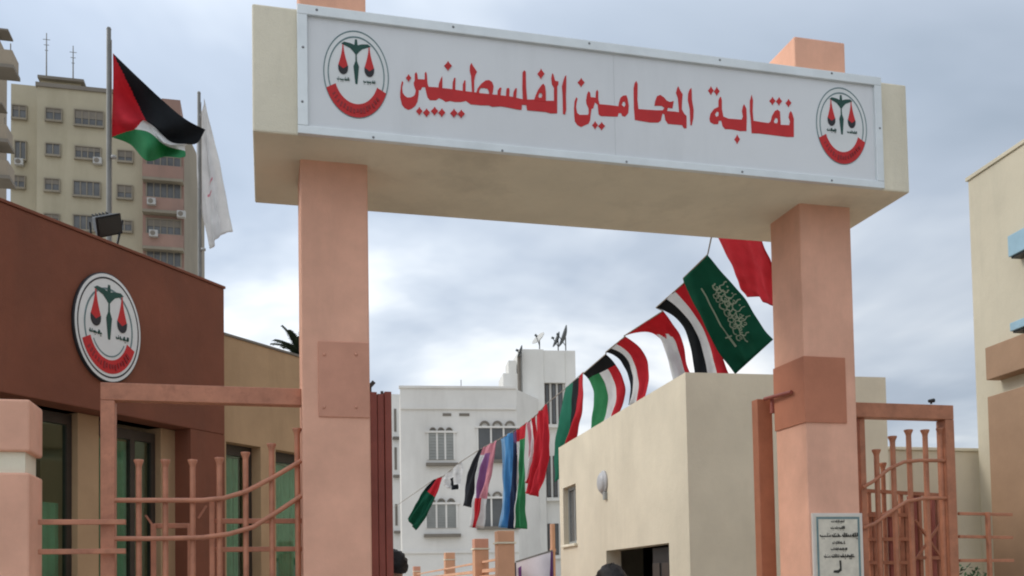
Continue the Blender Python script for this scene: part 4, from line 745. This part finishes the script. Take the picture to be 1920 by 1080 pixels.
ba, bb2, bc = (3.293,12.783,1.875), (3.601,12.080,2.000), (3.613,12.091,1.681)
bn = empty('banner', (bb2[0], bb2[1], 0)); tag(bn, 'pale lilac banner with a purple edge standing beside the cream building', 'banner')
a_, b_2 = Vector(ba), Vector(bb2); u_ = (b_2-a_); dn = Vector((0,0,-.8))
mb = MB(); T_ = Vector((0,.015,0))
mb.add([a_, b_2, b_2+dn, a_+dn, a_+T_, b_2+T_, b_2+dn+T_, a_+dn+T_], [(0,3,2,1),(4,5,6,7),(0,1,5,4),(1,2,6,5),(2,3,7,6),(3,0,4,7)]); sh = mb.build('sheet', BANW, bn)
mb = MB(); f_ = Vector((0,-.004,0)); mb.add([a_+u_*.95+f_, a_+u_*.995+f_, a_+u_*.995+dn*.99+f_, a_+u_*.93+dn*.99+f_, a_+u_*.90+dn*.5+f_], [(0,4,3,2,1)]); mb.build('border', PURP, sh)
mb = MB(); mb.add([a_+u_*.05+dn*.1+f_, a_+u_*.14+dn*.08+f_, a_+u_*.14+dn*.30+f_, a_+u_*.06+dn*.34+f_], [(0,3,2,1)]); mb.build('mark', PURP, sh)
MB().bar(a_+Vector((0,.01,.012)), b_2+Vector((0,.01,.012)), .018).build('top_bar', POLE, bn)
for p in (a_, b_2): MB().bar((p.x,p.y+.035,0),(p.x,p.y+.035,p.z),.03).build('leg', BLKP, bn)
dp = (-0.050,6.924,2.559); dpx = tl and (QF[0]+dp[0]*math.cos(QF[2])-dp[1]*math.sin(QF[2]), QF[1]+dp[0]*math.sin(QF[2])+dp[1]*math.cos(QF[2]))
dpp = empty('drain_pipe', (dpx[0]-.06, dpx[1]+.1, 0)); tag(dpp, 'peach drainpipe at the far corner of the cream building', 'pipe')
MB().tube([(dpx[0]-.06,dpx[1]+.1,0),(dpx[0]-.06,dpx[1]+.1,2.75)], .05, 10).build('pipe', PEACH, dpp); MB().tube([(dpx[0]-.06,dpx[1]+.1,2.2),(dpx[0]-.06,dpx[1]+.1,2.26)], .062, 10).build('clip', PEACH, dpp)

# ================================================================ apartment tower far left
AY = 88.0
ap = empty('apartment_block', (-15.304, AY, 0)); tag(ap, 'tall yellowish apartment block with a mauve balcony bay behind the flags', 'building')
ax0, ax1, ax2, ax3, ax4 = -21.192, -18.700, -10.142, -6.760, -6.075
zl, zm = 45.518, 44.518
bx('wing', APT, ap, ax0, ax1, 90, 104, 0, zl, 0); bx('main_wall', APT, ap, ax1, ax2, AY, 104, 0, zm, 0)
bx('parapet', SLAB, ap, ax1-.1, ax2, AY-.15, AY+.3, zm+.001, zm+.35, 0)
bx('roof_room', APT, ap, -19.056, -15.746, 91, 97, zm, 46.608, 0); bx('roof_slab', SLAB, ap, -19.208, -15.441, 90.5, 97.5, 46.560, 46.800, 0)
zt_ = 42.234; bx('balcony_bay', APT2, ap, ax2, ax3, 87, 104, 0, zt_, 0); bx('bay_roof_room', APT2, ap, -8.881, -7.293, 90, 96, zt_-1, 45.541, 0)
MB().add([(ax3,87,0),(ax4,92,0),(ax4,104,0),(ax3,104,0),(ax3,87,zt_-.5),(ax4,92,zt_-.5),(ax4,104,zt_-.5),(ax3,104,zt_-.5)], [(0,1,5,4),(1,2,6,5),(4,5,6,7),(2,3,7,6)]).build('side_wall', APT3, ap)
def far_window(x0, x1, z0, z1, y, n, parent=None, gm=GREYG):
    f_ = MB(); t = .09; f_.box(x0-t, x0, y-.16, y-.001, z0-t, z1+t); f_.box(x1, x1+t, y-.16, y-.001, z0-t, z1+t); f_.box(x0, x1, y-.16, y-.001, z1, z1+t); f_.box(x0-.1, x1+.1, y-.26, y-.001, z0-t-.08, z0-.002)
    for i in range(1, n): m = x0+(x1-x0)*i/n; f_.box(m-.04, m+.04, y-.12, y-.001, z0, z1)
    o = f_.build('window', APT3, ap); bx('pane', gm, o, x0, x1, y-.05, y-.0015, z0, z1)
    if random.random() < .45: q_ = random.uniform(.3,.6); bx('shutter', SLAB, o, x0+.02, x1-.02, y-.09, y-.052, z1-(z1-z0)*q_, z1-.01)
    return o
for (x0, z1, x1, z0) in ((-21.041,43.585,-19.986,42.502),(-20.818,40.434,-20.017,38.886),(-21.059,37.387,-20.092,36.404)): far_window(x0, x1, z0, z1, 90, 2)
for (x0, z1, x1, z0, n) in ((-17.962,42.660,-16.788,41.685,2),(-17.954,39.600,-16.908,38.675,2),(-18.029,36.550,-16.944,35.582,2),(-18.064,33.510,-16.980,32.544,2),
    (-15.690,42.761,-13.473,41.498,4),(-15.643,39.583,-13.687,38.604,4),(-15.766,36.555,-13.728,35.346,4),(-15.762,33.582,-13.770,32.377,4),
    (-12.181,42.651,-11.097,41.612,2),(-12.226,39.539,-11.100,38.645,2),(-12.270,36.484,-11.146,35.405,2),(-12.314,33.392,-11.149,32.503,2)): far_window(x0, x1, z0, z1, AY, n)
for (px0, z) in ((-9.767,(38.078,39.345)),(-9.771,(35.268,36.672)),(-9.776,(32.093,33.352)),(-9.780,(29.300,30.695))):
    o = far_window(px0, ax3-.3, z[0], z[1], 87, 5)
    bx('balcony_front', APT2, ap, ax2+.05, ax3-.02, 86.3, 86.5, z[0]-1.3, z[0]-.2); bx('balcony_slab', APT3, ap, ax2+.05, ax3-.02, 86.2, 86.99, z[0]-1.55, z[0]-1.31)
for (x, y, z) in ((-13.853,87.700,38.362),(-9.329,86.100,34.569),(-6.918,86.100,33.650),(-20.451,89.700,38.532),(-9.163,86.100,31.817)):
    u = bx('air_conditioner', ACW, ap, x-.35, x+.35, y-.2, y+.25, z-.28, z+.28, .02); MB().lathe([(0,.01),(.2,.01),(.22,0)], (x-.06,y-.2,z), 14, axis=(0,-1,0)).build('fan_grille', SLAB, u)
for (x, z0, z1) in ((-18.990, zm, 51.960),(-16.766, zm, 51.049)):
    e = empty('roof_mast', (x, 93, z0)); tag(e, 'tall thin aerial mast on the apartment roof, %s' % ('the left and higher one' if x < -17.970 else 'the right and shorter one'), 'mast', 'aerials on the apartment roof')
    MB().tube([(x,93,z0),(x,93,z1)], [.09,.04], 6).build('mast', POLE, e)
    for i in range(3): MB().bar((x-.3+.08*i,93,z1-.6-.5*i),(x+.3-.08*i,93,z1-.6-.5*i),.04).build('crossbar', POLE, e)
# nearer grey block at the very edge
ny = 62.0
nb = empty('grey_block', (-15.189, ny, 0)); tag(nb, 'edge of a grey balconied block at the far left', 'building')
nx = -15.531
bx('wall', FARG, nb, nx-8, nx, ny, ny+3, 0, 35.101, 0)
for (zz0, zz1, xe) in ((32.216,33.803,-14.186),(27.790,29.273,-14.484),(25.651,26.846,-14.387)):
    bx('balcony', FARG, nb, nx-7, xe, 60.5, ny-.002, zz0, zz0+.9, 0); bx('balcony_slab', SLAB, nb, nx-7, xe+.1, 60.4, ny-.002, zz0-.2, zz0-.001, 0)
    for i in range(6): MB().bar((xe-.1-i*.7,60.55,zz0+.9),(xe-.1-i*.7,60.55,zz0+1.3),.05).build('baluster', SLAB, nb)
    bx('canopy', SLAB, nb, nx-7, xe-.3, 60.8, ny-.002, zz0+2.2, zz0+2.3, 0)
for zz in (31.702,29.277,26.860):
    o = bx('window', DFRAME, nb, nx-2.2, nx-.5, ny-.08, ny-.002, zz, zz+1.3); bx('pane', GREYG, o, nx-2.1, nx-.6, ny-.1, ny-.081, zz+.08, zz+1.22)

# ================================================================ palm behind the ochre wing
pc = Vector((0.872,24.314,7.247))
pt_ = empty('palm_tree', (pc.x, pc.y, 0)); tag(pt_, 'dark palm tree tip showing between the ochre wing and left pillar', 'palm')
MB().tube([(pc.x+.2,pc.y,0),(pc.x+.12,pc.y,pc.z*.5),(pc.x,pc.y,pc.z)], [.22,.17,.14], 10).build('trunk', BARK, pt_)
rg = random.Random(12)
for i in range(64):
    az = i*2.399; el = R(82-i*1.9+rg.uniform(-8,8)); ln = rg.uniform(.72,1.0); mb = MB(); p = pc.copy(); d = Vector((math.cos(az)*math.cos(el), math.sin(az)*math.cos(el), math.sin(el))); pts = [p.copy()]
    for j in range(9): d = (d+Vector((0,0,-.13))).normalized(); p = p+d*ln/9; pts.append(p.copy())
    mb.tube(pts, [.018-.0016*j for j in range(10)], 4)
    for j in range(1, 10):
        dd = (pts[j]-pts[j-1]).normalized(); sd_ = dd.cross(Vector((0,0,1))).normalized()
        for k_ in (-1, 1):
            for q_ in (0,.5):
                b0_ = pts[j-1].lerp(pts[j], q_); L2 = .26*(1-.05*j)*rg.uniform(.8,1.15); tip = b0_+(sd_*k_*.8+dd*.65+Vector((0,0,-.25))).normalized()*L2; ww = dd*.05
                mb.add([b0_-ww, b0_+ww, tip], [(0,1,2)])
    mb.build('frond', FROND, pt_)
# shrub by the right railing
sc = Vector((6.652,8.128,1.496))
sb = empty('shrub', (sc.x, sc.y, 0)); tag(sb, 'green shrub top low beside the right railing', 'shrub')
MB().tube([(sc.x,sc.y,0),(sc.x,sc.y,1.2)], [.03,.02], 6).build('stem', BARK, sb)
mb = MB(); rg = random.Random(3)
for i in range(700):
    d = Vector((rg.gauss(0,1), rg.gauss(0,1), rg.gauss(0,1))).normalized()*rg.uniform(.35,1); p = Vector((sc.x, sc.y, 1.30))+Vector((d.x*.28, d.y*.28, d.z*.42)); a = Vector((rg.gauss(0,1), rg.gauss(0,1), rg.gauss(0,1))).normalized(); b = a.cross(d).normalized()
    mb.add([p, p+a*.03+b*.014, p+a*.065, p+a*.03-b*.014], [(0,1,2,3)])
tag(mb.build('foliage', LEAF, sb), kind='stuff')

# ================================================================ people (mostly below the frame)
def person(label, x, y, h, face, shirt, hair_w=1.0):
    e = empty('person', (x, y, 0), face); tag(e, label, 'person'); k_ = h/1.75
    J = [(0,0,.95),(0,.0,1.15),(0,.01,1.38),(0,0,1.49),(0,-.02,1.58),(0,-.025,1.66),
         (.19,0,1.42),(.24,.02,1.14),(.25,-.06,.90),(-.19,0,1.42),(-.24,.02,1.14),(-.25,-.06,.90),
         (.10,0,.90),(.11,-.01,.50),(.11,.02,.09),(.12,-.14,.04),(-.10,0,.90),(-.11,-.01,.50),(-.11,.02,.09),(-.12,-.14,.04)]
    Rr = [.15,.14,.15,.055,.085,.095,.065,.045,.033,.065,.045,.033,.10,.065,.045,.04,.10,.065,.045,.04]
    E_ = [(0,1),(1,2),(2,3),(3,4),(4,5),(2,6),(6,7),(7,8),(2,9),(9,10),(10,11),(0,12),(12,13),(13,14),(14,15),(0,16),(16,17),(17,18),(18,19)]
    me = bpy.data.meshes.new('body'); me.from_pydata([tuple(c*k_ for c in p) for p in J], E_, []); me.materials.append(SKIN)
    o = bpy.data.objects.new('body', me); COL.objects.link(o); o.parent = e
    s_ = o.modifiers.new('skin', 'SKIN')
    for i, v in enumerate(me.skin_vertices[0].data): v.radius = (Rr[i]*k_, Rr[i]*k_*(.8 if i < 3 else 1)); v.use_root = (i == 0)
    o.modifiers.new('sub', 'SUBSURF').render_levels = 2
    # clothing shells
    c_ = MB(); c_.lathe([(.20,.80),(.215,1.0),(.205,1.2),(.225,1.36),(.17,1.45),(.08,1.50)], (0,0,0), 20); c_.v = [(a*k_, b*k_*.72, z*k_) for a, b, z in c_.v]; c_.build('jacket', shirt, e, 0, True)
    for sx in (-1, 1): MB().tube([(sx*.19*k_,0,1.42*k_),(sx*.24*k_,.02*k_,1.14*k_),(sx*.25*k_,-.05*k_,.94*k_)], [.085*k_,.065*k_,.05*k_], 10).build('sleeve', shirt, e, 0, True)
    for sx in (-1, 1): MB().tube([(sx*.10*k_,0,.92*k_),(sx*.11*k_,-.01*k_,.50*k_),(sx*.11*k_,.02*k_,.08*k_)], [.125*k_,.09*k_,.075*k_], 10).build('trouser_leg', SHIRT2, e, 0, True)
    # hair: tousled cap over the crown and back of the head
    hb_ = MB(); vs = []; nn, mm = 24, 12; rg = random.Random(int(x*50))
    for i in range(mm+1):
        th_ = R(112*i/mm)
        for j in range(nn):
            ph = 2*math.pi*j/nn; back = .5+.5*math.sin(ph); tt = th_*(.72+.36*back); rr = 1+.10*rg.uniform(-1,1)
            vs.append((.098*hair_w*math.sin(tt)*math.cos(ph)*rr*k_, (-.012+.115*hair_w*math.sin(tt)*math.sin(ph)*rr)*k_, (1.635+.118*math.cos(tt)*rr)*k_))
    hb_.add(vs, [(i*nn+j, i*nn+(j+1) % nn, (i+1)*nn+(j+1) % nn, (i+1)*nn+j) for i in range(mm) for j in range(nn)], 0, True); hb_.build('hair', HAIR, e, 0, True)
    # face: nose, eyes, mouth, ears on the -y side
    MB().lathe([(.004,.03),(.012,.0),(.016,-.018),(0,-.024)], (0,-.122*k_,1.61*k_), 8).build('nose', SKIN, e, 0, True)
    for sx in (-1, 1):
        MB().lathe([(0,.006),(.010,.004),(.012,0),(.010,-.004),(0,-.006)], (sx*.034*k_,-.108*k_,1.638*k_), 8).build('eye', EBLK, e, 0, True)
        MB().lathe([(0,.03),(.012,.02),(.016,0),(.012,-.02),(0,-.03)], (sx*.098*k_,-.01*k_,1.625*k_), 8).build('ear', SKIN, e, 0, True)
    MB().bar((-.022*k_,-.112*k_,1.572*k_),(.022*k_,-.112*k_,1.572*k_),.006,.008).build('mouth', ROSE, e, 0, True)
p1 = (2.070,5.666,1.705); person('person with dark hair passing in front of the dark doorway, only the head showing', p1[0], p1[1], p1[2]/1.753*1.75, R(170), SHIRT, 1.05)
p2 = (0.983,7.741,1.885); person('dark haired person half hidden by the folded red gate leaf', p2[0], p2[1], p2[2]/1.753*1.75, R(200), SHIRT2, 1.1)
